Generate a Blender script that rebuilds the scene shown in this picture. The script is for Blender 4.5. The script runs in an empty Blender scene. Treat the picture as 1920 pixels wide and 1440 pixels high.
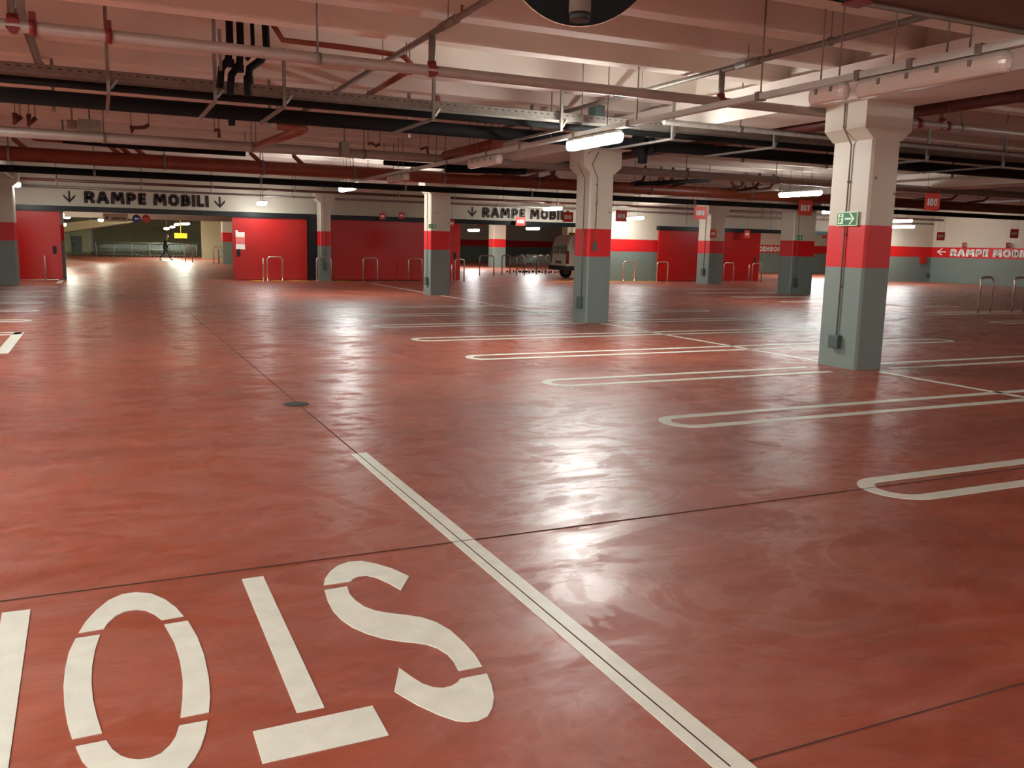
import bpy, bmesh, math, random
from mathutils import Vector, Matrix
random.seed(7)
S = bpy.context.scene
COL = S.collection
PI = math.pi

# ------------------------------------------------------------------ camera
FPX, PITCH, ROLL, YAW, EYE = 1653.5, 0.15695, 0.02138, 0.43728, 1.6
fw = Vector((math.sin(YAW)*math.cos(PITCH), math.cos(YAW)*math.cos(PITCH), -math.sin(PITCH)))
r0 = Vector((math.cos(YAW), -math.sin(YAW), 0)); u0 = r0.cross(fw)
rt = r0*math.cos(ROLL)+u0*math.sin(ROLL); up = u0*math.cos(ROLL)-r0*math.sin(ROLL)
EYEP = Vector((0, 0, EYE))
cd = bpy.data.cameras.new('camera'); cam = bpy.data.objects.new('camera', cd); COL.objects.link(cam)
m = Matrix((rt, up, -fw)).transposed().to_4x4(); m.translation = EYEP
cam.matrix_world = m
cd.sensor_width = 36; cd.lens = FPX/1920*36; cd.clip_end = 400; cd.clip_start = .05
S.camera = cam

# survey helpers: from a photograph pixel to the real place on a known plane
def ray(x, y): return fw+rt*((x-960)/FPX)-up*((y-720)/FPX)
def yp(x, y, Y):
    d = ray(x, y); return EYEP+d*(Y/d.y)
def xp(x, y, X):
    d = ray(x, y); return EYEP+d*(X/d.x)
def zp(x, y, Z=0.0):
    d = ray(x, y); return EYEP+d*((Z-EYE)/d.z)

# ------------------------------------------------------------------ world, exposure
w = bpy.data.worlds.new('world'); S.world = w; w.use_nodes = True
w.node_tree.nodes['Background'].inputs[0].default_value = (.10, .08, .075, 1)
w.node_tree.nodes['Background'].inputs[1].default_value = .3
vs = S.view_settings; vs.view_transform = 'Standard'; vs.look = 'None'; vs.gamma = 1; vs.use_curve_mapping = False
vs.exposure = 1.2
LAMP_E = 74.0
FILL_E = 100.0
WALL_E = 32.0
FAR_E = 34.0

# ------------------------------------------------------------------ materials
def srgb(r, g, b):
    f = lambda c: (c/255/12.92) if c/255 <= .04045 else ((c/255+.055)/1.055)**2.4
    return (f(r), f(g), f(b), 1)
def mat(name, col, rough=.6, metal=0, noise=.12, scale=6, bump=0.0, emit=None, es=0, coat=0, bscale=None, spec=.5):
    m = bpy.data.materials.new(name); m.use_nodes = True; nt = m.node_tree; b = nt.nodes['Principled BSDF']
    b.inputs['Roughness'].default_value = rough; b.inputs['Metallic'].default_value = metal
    b.inputs['Specular IOR Level'].default_value = spec
    b.inputs['Coat Weight'].default_value = coat; b.inputs['Coat Roughness'].default_value = .15
    tc = nt.nodes.new('ShaderNodeTexCoord')
    n = nt.nodes.new('ShaderNodeTexNoise'); n.inputs['Scale'].default_value = scale; n.inputs['Detail'].default_value = 6
    nt.links.new(tc.outputs['Object'], n.inputs['Vector'])
    r = nt.nodes.new('ShaderNodeValToRGB')
    c = col
    r.color_ramp.elements[0].position = .3; r.color_ramp.elements[1].position = .7
    r.color_ramp.elements[0].color = (c[0]*(1-noise), c[1]*(1-noise), c[2]*(1-noise), 1)
    r.color_ramp.elements[1].color = (min(1, c[0]*(1+noise)), min(1, c[1]*(1+noise)), min(1, c[2]*(1+noise)), 1)
    nt.links.new(n.outputs['Fac'], r.inputs['Fac']); nt.links.new(r.outputs['Color'], b.inputs['Base Color'])
    if bump:
        n2 = nt.nodes.new('ShaderNodeTexNoise'); n2.inputs['Scale'].default_value = bscale or scale*8; n2.inputs['Detail'].default_value = 4
        nt.links.new(tc.outputs['Object'], n2.inputs['Vector'])
        bp = nt.nodes.new('ShaderNodeBump'); bp.inputs['Strength'].default_value = bump; bp.inputs['Distance'].default_value = .01
        nt.links.new(n2.outputs['Fac'], bp.inputs['Height']); nt.links.new(bp.outputs['Normal'], b.inputs['Normal'])
    if emit:
        b.inputs['Emission Color'].default_value = emit; b.inputs['Emission Strength'].default_value = es
    return m

CREAM = srgb(200, 189, 173); GREYP = srgb(116, 128, 122); REDP = srgb(204, 20, 24)
M = {}
M['ceiling'] = mat('painted_concrete_ceiling', srgb(216, 203, 192), .85, noise=.05, scale=2, bump=.15)
M['cream'] = mat('cream_paint', CREAM, .7, noise=.04, scale=2.5, bump=.15)
M['steel'] = mat('galvanised_steel', srgb(128, 120, 112), .5, .4, noise=.15, scale=14)
M['zinc'] = mat('zinc_channel', srgb(200, 198, 190), .4, .25, noise=.06, scale=10)
M['whitepipe'] = mat('pale_pipe_paint', srgb(152, 136, 126), .38, 0, noise=.08, scale=5)
M['black'] = mat('black_lagging', srgb(11, 11, 12), .8, noise=.3, scale=8, bump=.3, spec=.25)
M['blacktrack'] = mat('black_track_steel', srgb(24, 28, 30), .3, .3, noise=.2, scale=5)
M['orange'] = mat('brown_orange_drain_pipe', srgb(128, 58, 36), .42, noise=.15, scale=4)
M['brown'] = mat('dark_brown_pipe', srgb(84, 36, 27), .45, noise=.15, scale=4)
M['redclamp'] = mat('red_clamp', srgb(120, 26, 26), .45, noise=.15, scale=12)
M['doorred'] = mat('red_door_enamel', srgb(178, 18, 14), .3, noise=.04, scale=3, coat=.1)
M['signred'] = mat('red_sign', srgb(216, 62, 48), .5, noise=.05, scale=5)
M['white'] = mat('white_sign_print', srgb(235, 232, 225), .5, noise=.03, scale=8)
M['whitefix'] = mat('white_fixture', srgb(176, 166, 156), .4, noise=.05, scale=8)
M['text'] = mat('dark_brown_lettering', srgb(44, 26, 22), .6, noise=.1, scale=8)
M['linepaint'] = mat('road_paint_white', srgb(222, 226, 212), .38, noise=.07, scale=9, bump=.1)
M['yellow'] = mat('yellow_floor_paint', srgb(235, 180, 20), .6, noise=.1, scale=9)
M['green'] = mat('green_sign', srgb(20, 104, 70), .4, noise=.05, scale=9)
M['signglow'] = mat('pale_sign_print', srgb(206, 232, 190), .5, noise=.03, scale=9)
M['stainless'] = mat('stainless_tube', srgb(215, 200, 190), .22, .85, noise=.05, scale=20)
M['lens'] = mat('unlit_lens', srgb(210, 190, 178), .12, 0, noise=.03, scale=8, coat=.6)
M['lit'] = mat('lit_lens', (1, 1, 1, 1), .4, noise=0, emit=(.96, 1, .955, 1), es=LAMP_E)
M['litwall'] = mat('lit_lens_wall', (1, 1, 1, 1), .4, noise=0, emit=(.96, 1, .955, 1), es=WALL_E)
M['litfill'] = mat('lit_lens_fill', (1, 1, 1, 1), .4, noise=0, emit=(.96, 1, .955, 1), es=FILL_E)
M['litfar'] = mat('lit_lens_hall', (1, 1, 1, 1), .4, noise=0, emit=(.95, 1, .80, 1), es=FAR_E)
M['conduit'] = mat('grey_conduit', srgb(128, 118, 106), .5, .3, noise=.1, scale=20)
M['boxgrey'] = mat('dark_grey_plastic', srgb(70, 84, 82), .45, noise=.1, scale=20)
M['dark'] = mat('dark_rubber', srgb(18, 18, 20), .55, noise=.2, scale=12)
M['meshtray'] = mat('dark_perforated_steel', srgb(112, 88, 78), .55, .4, noise=.35, scale=90)
M['manhole'] = mat('cast_iron', srgb(60, 72, 66), .5, .4, noise=.25, scale=40, bump=.4)
M['mirrorback'] = mat('mirror_black_back', srgb(6, 10, 12), .7, noise=.1, scale=4, spec=.2)
M['olive'] = mat('olive_grey_plaster', srgb(158, 160, 130), .8, noise=.08, scale=.6)
M['palegreen'] = mat('pale_green_wall', srgb(206, 214, 178), .7, noise=.05, scale=1)
M['sand'] = mat('sand_wall', srgb(160, 152, 128), .7, noise=.05, scale=1)
M['greydoor'] = mat('grey_steel_door', srgb(120, 132, 132), .4, noise=.06, scale=3)
M['cart'] = mat('cart_chrome_wire', srgb(150, 172, 172), .3, .6, noise=.1, scale=30)
M['vanwhite'] = mat('van_white_enamel', srgb(186, 180, 168), .3, noise=.04, scale=2, coat=.5)
M['glass'] = mat('dark_glass', srgb(30, 36, 38), .08, noise=.1, scale=2, coat=1)
M['lamp_red'] = mat('tail_lamp_red', srgb(110, 12, 12), .2, noise=.1, scale=20)
M['coat'] = mat('dark_jacket_cloth', srgb(22, 26, 26), .85, noise=.2, scale=30)
M['jeans'] = mat('dark_blue_trousers', srgb(46, 58, 66), .85, noise=.2, scale=30)
M['skin'] = mat('skin', srgb(150, 108, 88), .6, noise=.05, scale=30)
M['blue'] = mat('blue_sign', srgb(40, 62, 150), .5, noise=.05, scale=9)
M['pinkpaper'] = mat('pink_printed_paper', srgb(232, 120, 112), .6, noise=.08, scale=40)

def banded(name, upper=CREAM):
    m = bpy.data.materials.new(name); m.use_nodes = True; nt = m.node_tree; b = nt.nodes['Principled BSDF']
    L = nt.links.new
    g = nt.nodes.new('ShaderNodeNewGeometry'); s = nt.nodes.new('ShaderNodeSeparateXYZ'); L(g.outputs['Position'], s.inputs[0])
    r = nt.nodes.new('ShaderNodeValToRGB'); r.color_ramp.interpolation = 'CONSTANT'
    mp = nt.nodes.new('ShaderNodeMath'); mp.operation = 'MULTIPLY'; mp.inputs[1].default_value = .2; L(s.outputs['Z'], mp.inputs[0])
    e = r.color_ramp.elements; e[0].position = 0; e[0].color = GREYP; e[1].position = 1.37*.2; e[1].color = REDP
    x = e.new(1.935*.2); x.color = upper
    L(mp.outputs[0], r.inputs['Fac'])
    n = nt.nodes.new('ShaderNodeTexNoise'); n.inputs['Scale'].default_value = 1.3; n.inputs['Detail'].default_value = 8
    L(g.outputs['Position'], n.inputs['Vector'])
    mx = nt.nodes.new('ShaderNodeMix'); mx.data_type = 'RGBA'; mx.blend_type = 'MULTIPLY'; mx.inputs['Factor'].default_value = 1
    r2 = nt.nodes.new('ShaderNodeValToRGB'); r2.color_ramp.elements[0].color = (.88, .88, .87, 1); r2.color_ramp.elements[1].color = (1.04, 1.03, 1.02, 1)
    L(n.outputs['Fac'], r2.inputs['Fac']); L(r.outputs['Color'], mx.inputs[6]); L(r2.outputs['Color'], mx.inputs[7]); L(mx.outputs[2], b.inputs['Base Color'])
    b.inputs['Roughness'].default_value = .5
    n2 = nt.nodes.new('ShaderNodeTexNoise'); n2.inputs['Scale'].default_value = 25; L(g.outputs['Position'], n2.inputs['Vector'])
    bp = nt.nodes.new('ShaderNodeBump'); bp.inputs['Strength'].default_value = .15; bp.inputs['Distance'].default_value = .01
    L(n2.outputs['Fac'], bp.inputs['Height']); L(bp.outputs['Normal'], b.inputs['Normal'])
    return m
M['band'] = banded('banded_paint')

def floor_mat():
    m = bpy.data.materials.new('polished_red_concrete'); m.use_nodes = True; nt = m.node_tree; b = nt.nodes['Principled BSDF']; L = nt.links.new
    N = nt.nodes.new
    g = N('ShaderNodeNewGeometry'); P = g.outputs['Position']
    def noise(scale, detail=6, dist=0.0, rough=.55, vec=None, stretch=None):
        n = N('ShaderNodeTexNoise'); n.inputs['Scale'].default_value = scale; n.inputs['Detail'].default_value = detail
        n.inputs['Distortion'].default_value = dist; n.inputs['Roughness'].default_value = rough
        if stretch:
            mp = N('ShaderNodeMapping'); mp.inputs['Scale'].default_value = stretch; mp.inputs['Rotation'].default_value = (0, 0, .5); L(P, mp.inputs['Vector']); L(mp.outputs[0], n.inputs['Vector'])
        else: L(vec or P, n.inputs['Vector'])
        return n.outputs['Fac']
    def ramp(f, stops):
        r = N('ShaderNodeValToRGB'); e = r.color_ramp.elements
        while len(e) < len(stops): e.new(.5)
        for q, (p, c) in zip(e, stops): q.position = p; q.color = c if len(c) == 4 else (*c, 1)
        L(f, r.inputs['Fac']); return r.outputs['Color']
    def mix(a, bb, f=None, mode='MIX', fac=1.0):
        x = N('ShaderNodeMix'); x.data_type = 'RGBA'; x.blend_type = mode; x.inputs['Factor'].default_value = fac
        if f is not None: L(f, x.inputs['Factor'])
        L(a, x.inputs[6]); L(bb, x.inputs[7]); return x.outputs[2]
    big = ramp(noise(.35, 5, 1.2), [(.33, srgb(136, 61, 42)), (.52, srgb(154, 72, 46)), (.70, srgb(170, 88, 60))])
    fine = ramp(noise(3.0, 9, 1.5, .65, stretch=(1, 2.2, 1)), [(.3, (.84, .84, .84)), (.7, (1.12, 1.1, 1.08))])
    c = mix(big, fine, mode='MULTIPLY')
    # trowel swirls: paler
    swirl = noise(.5, 10, 2.2, .6, stretch=(1.0, 2.6, 1))
    mask = ramp(swirl, [(.46, (0, 0, 0)), (.52, (.5, .5, .5)), (.58, (.9, .9, .9)), (.61, (.15, .15, .15)), (.78, (.9, .9, .9))])
    pale = N('ShaderNodeRGB'); pale.outputs[0].default_value = srgb(168, 106, 92)
    k = N('ShaderNodeMath'); k.operation = 'MULTIPLY'; k.inputs[1].default_value = .38; L(mask, k.inputs[0])
    c = mix(c, pale.outputs[0], f=k.outputs[0])
    L(c, b.inputs['Base Color'])
    # gloss: smooth sealed patches with sharp trowel edges
    gl = noise(.5, 10, 2.4, .6, stretch=(1.0, 1.7, 1))
    rg = ramp(gl, [(.30, (.30,)*3), (.44, (.37,)*3), (.46, (.45,)*3), (.545, (.50,)*3), (.56, (.36,)*3), (.75, (.44,)*3)])
    fr = ramp(noise(14, 6, 1, .6), [(.3, (-.03,)*3), (.7, (.05,)*3)])
    ad = N('ShaderNodeMath'); ad.operation = 'ADD'; L(rg, ad.inputs[0]); L(fr, ad.inputs[1])
    L(ad.outputs[0], b.inputs['Roughness'])
    b.inputs['Specular IOR Level'].default_value = .8; b.inputs['IOR'].default_value = 1.55
    # sealer laid on unevenly: glossy patches with hard trowelled edges
    cm = ramp(noise(.8, 9, 2.8, .58, stretch=(1.0, 1.5, 1)), [(.40, (0,)*3), (.49, (.22,)*3), (.50, (.62,)*3), (.58, (.45,)*3), (.64, (.10,)*3), (.65, (.5,)*3), (.8, (.2,)*3)])
    L(cm, b.inputs['Coat Weight']); b.inputs['Coat Roughness'].default_value = .31
    # slight waviness left by the power trowel
    n3 = noise(1.1, 3, .6, .4); n4 = noise(30, 5)
    ad2 = N('ShaderNodeMath'); ad2.operation = 'MULTIPLY_ADD'; L(n4, ad2.inputs[0]); ad2.inputs[1].default_value = .03; L(n3, ad2.inputs[2])
    bp = N('ShaderNodeBump'); bp.inputs['Strength'].default_value = .16; bp.inputs['Distance'].default_value = .012
    L(ad2.outputs[0], bp.inputs['Height']); L(bp.outputs['Normal'], b.inputs['Normal'])
    return m
M['floor'] = floor_mat()

# ------------------------------------------------------------------ mesh building
class MB:
    def __init__(s): s.v = []; s.f = []; s.sm = []
    def add(s, vs_, fs, smooth=False):
        o = len(s.v); s.v += [tuple(v) for v in vs_]; s.f += [tuple(i+o for i in f) for f in fs]; s.sm += [smooth]*len(fs); return s
    def box(s, x0, x1, y0, y1, z0, z1):
        v = [(x, y, z) for z in (z0, z1) for y in (y0, y1) for x in (x0, x1)]
        return s.add(v, [(0, 2, 3, 1), (4, 5, 7, 6), (0, 1, 5, 4), (2, 6, 7, 3), (0, 4, 6, 2), (1, 3, 7, 5)])
    def obox(s, a, b, wdt, hgt, upv=(0, 0, 1)):           # box beam from a to b
        a = Vector(a); b = Vector(b); d = (b-a).normalized(); upv = Vector(upv)
        if abs(d.dot(upv)) > .95: upv = Vector((0, 1, 0))
        sx = d.cross(upv).normalized()*wdt/2; sz = sx.cross(d).normalized()*hgt/2
        v = [p+i*sx+j*sz for p in (a, b) for j in (-1, 1) for i in (-1, 1)]
        return s.add(v, [(0, 1, 3, 2), (4, 6, 7, 5), (0, 4, 5, 1), (2, 3, 7, 6), (0, 2, 6, 4), (1, 5, 7, 3)])
    def tube(s, pts, r, n=12, caps=True):
        pts = [Vector(p) for p in pts]; rings = []
        rr = r if isinstance(r, (list, tuple)) else [r]*len(pts)
        ref = None
        for i, p in enumerate(pts):
            if i == 0: t = pts[1]-p
            elif i == len(pts)-1: t = p-pts[i-1]
            else: t = (pts[i+1]-p).normalized()+(p-pts[i-1]).normalized()
            t.normalize()
            if ref is None: ref = Vector((0, 0, 1)) if abs(t.z) < .9 else Vector((0, 1, 0))
            a = t.cross(ref).normalized(); b = a.cross(t).normalized(); ref = b
            k = 1.0
            rings.append([p+(a*math.cos(2*PI*j/n)+b*math.sin(2*PI*j/n))*rr[i]*k for j in range(n)])
        vs_ = [v for R in rings for v in R]; fs = []
        for i in range(len(pts)-1):
            for j in range(n): fs.append((i*n+j, i*n+(j+1) % n, (i+1)*n+(j+1) % n, (i+1)*n+j))
        o = len(s.v); s.add(vs_, fs, True)
        if caps:
            s.f.append(tuple(o+j for j in range(n))[::-1]); s.f.append(tuple(o+(len(pts)-1)*n+j for j in range(n))); s.sm += [False, False]
        return s
    def prism(s, poly, z0, z1, f=lambda x, y, z: (x, y, z)):   # polygon (x,y) extruded z0..z1 then mapped
        n = len(poly)
        v = [f(x, y, z0) for x, y in poly]+[f(x, y, z1) for x, y in poly]
        return s.add(v, [tuple(range(n))[::-1], tuple(range(n, 2*n))]+[(i, (i+1) % n, n+(i+1) % n, n+i) for i in range(n)])
    def build(s, name, material, parent=None, bevel=0, loc=None):
        me = bpy.data.meshes.new(name); me.from_pydata(s.v, [], s.f); me.update()
        bm = bmesh.new(); bm.from_mesh(me); bmesh.ops.recalc_face_normals(bm, faces=bm.faces); bm.to_mesh(me); bm.free()
        for p, q in zip(me.polygons, s.sm): p.use_smooth = q
        me.materials.append(material)
        o = bpy.data.objects.new(name, me); COL.objects.link(o)
        if parent is not None: o.parent = parent
        if bevel:
            bv = o.modifiers.new('bevel', 'BEVEL'); bv.width = bevel; bv.segments = 2; bv.limit_method = 'ANGLE'
        if loc is not None:
            o.location = loc
        return o
def tag(o, label=None, cat=None, group=None, kind=None):
    if label: o['label'] = label
    if cat: o['category'] = cat
    if group: o['group'] = group
    if kind: o['kind'] = kind
    return o
def thing(name, label, cat, loc=(0, 0, 0), rz=0, group=None):
    o = bpy.data.objects.new(name, None); COL.objects.link(o); o.location = loc; o.rotation_euler = (0, 0, rz)
    o.empty_display_size = .1
    return tag(o, label, cat, group)
def copy_tree(o, parent=None):
    c = o.copy(); COL.objects.link(c); c.parent = parent
    for ch in list(o.children): copy_tree(ch, c)
    return c
GL = {  # heavy block letters as centre-line strokes in a unit-high cell: (width, strokes)
 'R': (.8, [[(0, 0), (0, 1), (.65, 1), (1, .86), (1, .62), (.65, .48), (0, .48)], [(.45, .48), (1, 0)]]),
 'A': (.92, [[(0, 0), (.38, 1), (.62, 1), (1, 0)], [(.18, .3), (.82, .3)]]),
 'M': (1.05, [[(0, 0), (.06, 1), (.2, 1), (.5, .3), (.8, 1), (.94, 1), (1, 0)]]),
 'P': (.76, [[(0, 0), (0, 1), (.65, 1), (1, .86), (1, .56), (.65, .42), (0, .42)]]),
 'E': (.64, [[(1, 0), (0, 0), (0, 1), (1, 1)], [(0, .5), (.9, .5)]]),
 'O': (.86, [[(0, .25), (0, .75), (.28, 1), (.72, 1), (1, .75), (1, .25), (.72, 0), (.28, 0), (0, .25)]]),
 '0': (.72, [[(0, .25), (0, .75), (.28, 1), (.72, 1), (1, .75), (1, .25), (.72, 0), (.28, 0), (0, .25)]]),
 'B': (.78, [[(0, 0), (0, 1), (.65, 1), (.95, .86), (.95, .64), (.65, .52), (0, .52)], [(.65, .52), (1, .4), (1, .14), (.65, 0), (0, 0)]]),
 'I': (.24, [[(.5, 0), (.5, 1)]]), '1': (.26, [[(.5, 0), (.5, 1)]]),
 'L': (.6, [[(0, 1), (0, 0), (1, 0)]]),
 'S': (.74, [[(1, .85), (.72, 1), (.25, 1), (0, .82), (0, .64), (.25, .53), (.75, .47), (1, .34), (1, .16), (.75, 0), (.25, 0), (0, .14)]]),
 'C': (.74, [[(1, .82), (.72, 1), (.28, 1), (0, .75), (0, .25), (.28, 0), (.72, 0), (1, .18)]]),
 'N': (.84, [[(0, 0), (0, 1), (1, 0), (1, 1)]]),
 'U': (.8, [[(0, 1), (0, .25), (.28, 0), (.72, 0), (1, .25), (1, 1)]]),
 'T': (.7, [[(0, 1), (1, 1)], [(.5, 1), (.5, 0)]]),
 '2': (.66, [[(0, .82), (.25, 1), (.75, 1), (1, .8), (1, .6), (0, 0), (1, 0)]]),
 '5': (.66, [[(1, 1), (0, 1), (0, .55), (.7, .58), (1, .4), (1, .18), (.7, 0), (0, 0)]]),
 '6': (.68, [[(.9, 1), (.3, 1), (0, .75), (0, .2), (.28, 0), (.72, 0), (1, .2), (1, .42), (.72, .56), (0, .56)]]),
 '7': (.62, [[(0, 1), (1, 1), (.4, 0)]]),
 '8': (.68, [[(.3, .53), (0, .7), (.1, .9), (.3, 1), (.7, 1), (.9, .9), (1, .7), (.7, .53), (.3, .53), (0, .35), (0, .15), (.3, 0), (.7, 0), (1, .15), (1, .35), (.7, .53)]]),
 '9': (.68, [[(.1, 0), (.7, 0), (1, .25), (1, .8), (.72, 1), (.28, 1), (0, .8), (0, .58), (.28, .44), (1, .44)]]),
 '4': (.7, [[(.8, 0), (.8, 1), (0, .35), (1, .35)]]), '3': (.66, [[(0, .9), (.3, 1), (.8, 1), (1, .8), (.75, .53), (.4, .53)], [(.75, .53), (1, .35), (1, .15), (.7, 0), (.3, 0), (0, .12)]]),
}
def lettering(body, size, material, parent, loc, facing='-Y', name='lettering', width=None, height=.2, bold=.30, depth=.004):
    t = bold; gap = .12; mb = MB(); x = 0
    f = {'-Y': lambda X, Y, Z: (X, -Z, Y), '-X': lambda X, Y, Z: (-Z, -X, Y)}[facing]
    total = sum(.42 if c == ' ' else GL[c][0]+gap for c in body)-gap
    H = height; kx = (width/total) if width else H
    for c in body:
        if c == ' ': x += .42; continue
        W, st = GL[c]
        def P(p): return Vector((x+(t/2 if W > t else W/2)+p[0]*max(W-t, 0)-(0 if W > t+.03 else 0), t/2+p[1]*(1-t)))
        for line in st:
            pts = [P(p) for p in line]
            for a, b in zip(pts[:-1], pts[1:]):
                d = (b-a); d = d.normalized() if d.length > 1e-6 else Vector((1, 0)); n = Vector((-d.y, d.x))*t/2; e = d*0
                q = [a-n-e, b-n+e, b+n+e, a+n-e]
                mb.prism([((v.x-total/2)*kx, (v.y-.5)*H) for v in q], 0, depth, f)
            for k, a in enumerate(pts):
                ends = k in (0, len(pts)-1)
                r = t/2*(1.41 if ends else 1.04); m8 = 4 if ends else 8
                mb.prism([((a.x+r*math.cos((i+.5)*2*PI/m8)-total/2)*kx, (a.y+r*math.sin((i+.5)*2*PI/m8)-.5)*H) for i in range(m8)], 0, depth*.98, f)
        x += W+gap
    return mb.build(name, material, parent, loc=loc)

# =================================================================== SETTING
WY = 36.0            # plane of the wall with the sliding doors
ZS = 4.55            # soffit between the ribs
fl = MB().box(-26, 60, -14, 100, -.3, 0).build('floor', M['floor']); tag(fl, kind='structure')
# saw-cut joints, thin dark filler strips
jm = mat('joint_filler', srgb(70, 44, 36), .8, noise=.2, scale=30)
jn = MB()
jn.box(1.713, 1.719, 2.0, 20, 0, .0039); jn.build('expansion_joint', jm, fl)
jn = MB(); jn.box(-6, 9.2, 4.272, 4.278, 0, .0039); jn.build('expansion_joint', jm, fl)
jn = MB(); jn.box(9.6, 14, 12.0, 12.006, 0, .0022); jn.build('expansion_joint', jm, fl)
jn = MB(); jn.box(-6, 9.2, 2.0, 2.006, 0, .0022).build('expansion_joint', jm, fl)

ce = MB().box(-26, 60, -14, WY+.3, ZS, ZS+.25).build('ceiling', M['ceiling']); tag(ce, kind='structure')
rib_mb = MB().prism([(-.13, 4.0), (.13, 4.0), (.19, ZS), (-.19, ZS)], -26, 44, lambda x, y, z: (z, x, y))
first = None
ys = [-3.6, -2.4, -1.2, 0, 1.2, 2.4, 3.5, 4.7, 5.85, 7.05, 8.24, 9.38, 10.62, 12.85, 14.2]+[15.45+1.2*k for k in range(17)]
for y in ys:
    if first is None: first = rib_mb.build('rib', M['ceiling'], ce); first.location.y = y
    else:
        c = first.copy(); COL.objects.link(c); c.location.y = y
def beam(x0, x1, y0, y1):
    b = MB(); b.prism([(x0, 3.55), (x1, 3.55), (x1, 4.0), (x1-.28, 4.0), (x1-.28, ZS), (x0+.28, ZS), (x0+.28, 4.0), (x0, 4.0)], y0, y1, lambda x, y, z: (x, z, y))
    return b.build('main_beam', M['ceiling'], ce)
beam(8.95, 10.05, -6, WY); beam(-3.9, -2.75, -6, WY); beam(22.9, 24.1, -6, WY); beam(-17.6, -16.4, -6, WY)
# far hall ceiling
ce2 = MB().box(-26, 60, WY+.3, 100, 3.35, 3.6).build('ceiling', M['ceiling']); tag(ce2, kind='structure')
hb = MB().box(-12, 13, 42, 42.6, 2.35, 3.35).build('main_beam', M['ceiling'], ce2)
hb = MB().box(14, 42, 46, 46.5, 2.75, 3.35).build('main_beam', M['ceiling'], ce2)

wb = MB()
wb.box(-26, -3.05, WY, WY+.3, 0, ZS)                         # left of opening 1
wb.box(-3.05, 60, WY, WY+.3, 2.52, ZS)                       # lintel above all openings
wb.box(4.9, 14.0, WY, WY+.3, 0, 2.52)
wb.box(21.6, 28.0, WY, WY+.3, 0, 2.52)
wb.box(37.2, 60, WY, WY+.3, 0, 2.52)
wback = wb.build('wall_back', M['band']); tag(wback, kind='structure')
wr = MB().box(43.0, 43.3, -14, WY, 0, ZS).build('wall_right', M['band']); tag(wr, kind='structure')
wl = MB().box(-26.3, -26, -14, 100, 0, ZS).build('wall_left', M['band']); tag(wl, kind='structure')
wf = MB().box(-26, 43, -14.3, -14, 0, ZS).build('wall_front', M['band']); tag(wf, kind='structure')
# vertical panel joints in the lintel
for x in (-2.9, 8.3, 21.0, 26.0, 31.2, 36.4):
    MB().box(x, x+.03, WY-.004, WY, 2.7, 3.9).build('panel_joint', M['conduit'], wback)
# far halls
wa = MB().box(34, 60, 50, 50.3, 0, 3.35).build('wall_far_right', M['band']); tag(wa, kind='structure')
wc = MB().box(14.3, 56, 75, 75.3, 0, 3.35).build('wall_far_centre', M['band']); tag(wc, kind='structure')
wd = MB().box(14.0, 14.3, WY+.3, 75.3, 0, 3.35).build('wall_divider', M['sand']); tag(wd, kind='structure')
we = MB().box(-.4, 9.8, 86, 86.3, 0, 3.35).build('wall_far_hall', M['olive']); tag(we, kind='structure')
w2 = MB().box(-6, -.55, 84.0, 84.3, 0, 3.35).build('wall_far_left', M['palegreen']); tag(w2, kind='structure')
MB().box(-6, -.55, 83.96, 84.0, 0, .22).build('skirting', M['olive'], w2)
w3 = MB().box(7.4, 10.9, 74, 74.3, 0, 3.35).build('wall_far_pier', M['sand']); tag(w3, kind='structure')
w4 = MB().box(9.0, 14, 60, 60.3, 0, 3.35).build('wall_hall_side', M['band']); tag(w4, kind='structure')
rp = [yp(x, y, 70) for x, y in ((104, 437), (252, 415), (190, 411), (104, 419))]
ramp = MB().prism([(p.x, p.z) for p in rp], 70, 83, lambda x, y, z: (x, z, y)).build('trim_9', M['palegreen']); tag(ramp, 'pale underside of a ramp sloping across the far hall', kind='structure')

# painted lettering on walls
lettering('RAMPE MOBILI', .5, M['text'], wback, (1.75, WY-.01, 2.97), width=4.28, height=.44)
lettering('RAMPE MOBILI', .5, M['text'], wback, (17.35, WY-.01, 2.955), width=4.28, height=.44)
def arrow(mb, x, z, s, f):
    w_ = .07*s/.44
    mb.prism([(x-w_/2, z+s/2), (x+w_/2, z+s/2), (x+w_/2, z-s/2+.08), (x-w_/2, z-s/2+.08)], 0, .012, f)
    for q in (-1, 1):
        mb.prism([(x, z-s/2), (x+q*.2*s/.44, z-s/2+.22*s/.44), (x+q*.2*s/.44, z-s/2+.32*s/.44), (x, z-s/2+.1*s/.44)], 0, .012, f)
for x in (-.86, 4.3, 14.75, 20.1):
    a = MB(); arrow(a, x, 2.95, .42, lambda x, y, z: (x, WY-z, y)); a.build('painted_arrow', M['text'], wback)
lettering('RAMPE MOBILI', .5, M['white'], wr, (43-.01, 32.35, 1.67), facing='-X', width=4.8, height=.40)
a = MB()
a.prism([(35.05, -.03), (35.5, -.03), (35.5, .03), (35.05, .03)], 0, .012, lambda x, y, z: (43-z, x, y+1.7))
for q in (-1, 1): a.prism([(35.65, 0), (35.35, q*.18), (35.25, q*.18), (35.53, 0)], 0, .012, lambda x, y, z: (43-z, x, y+1.7))
a.build('painted_arrow', M['white'], wr)
lettering('ASCENSORI', .5, M['white'], wa, (43.15, 50-.01, 1.66), width=2.95, height=.38)

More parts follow.
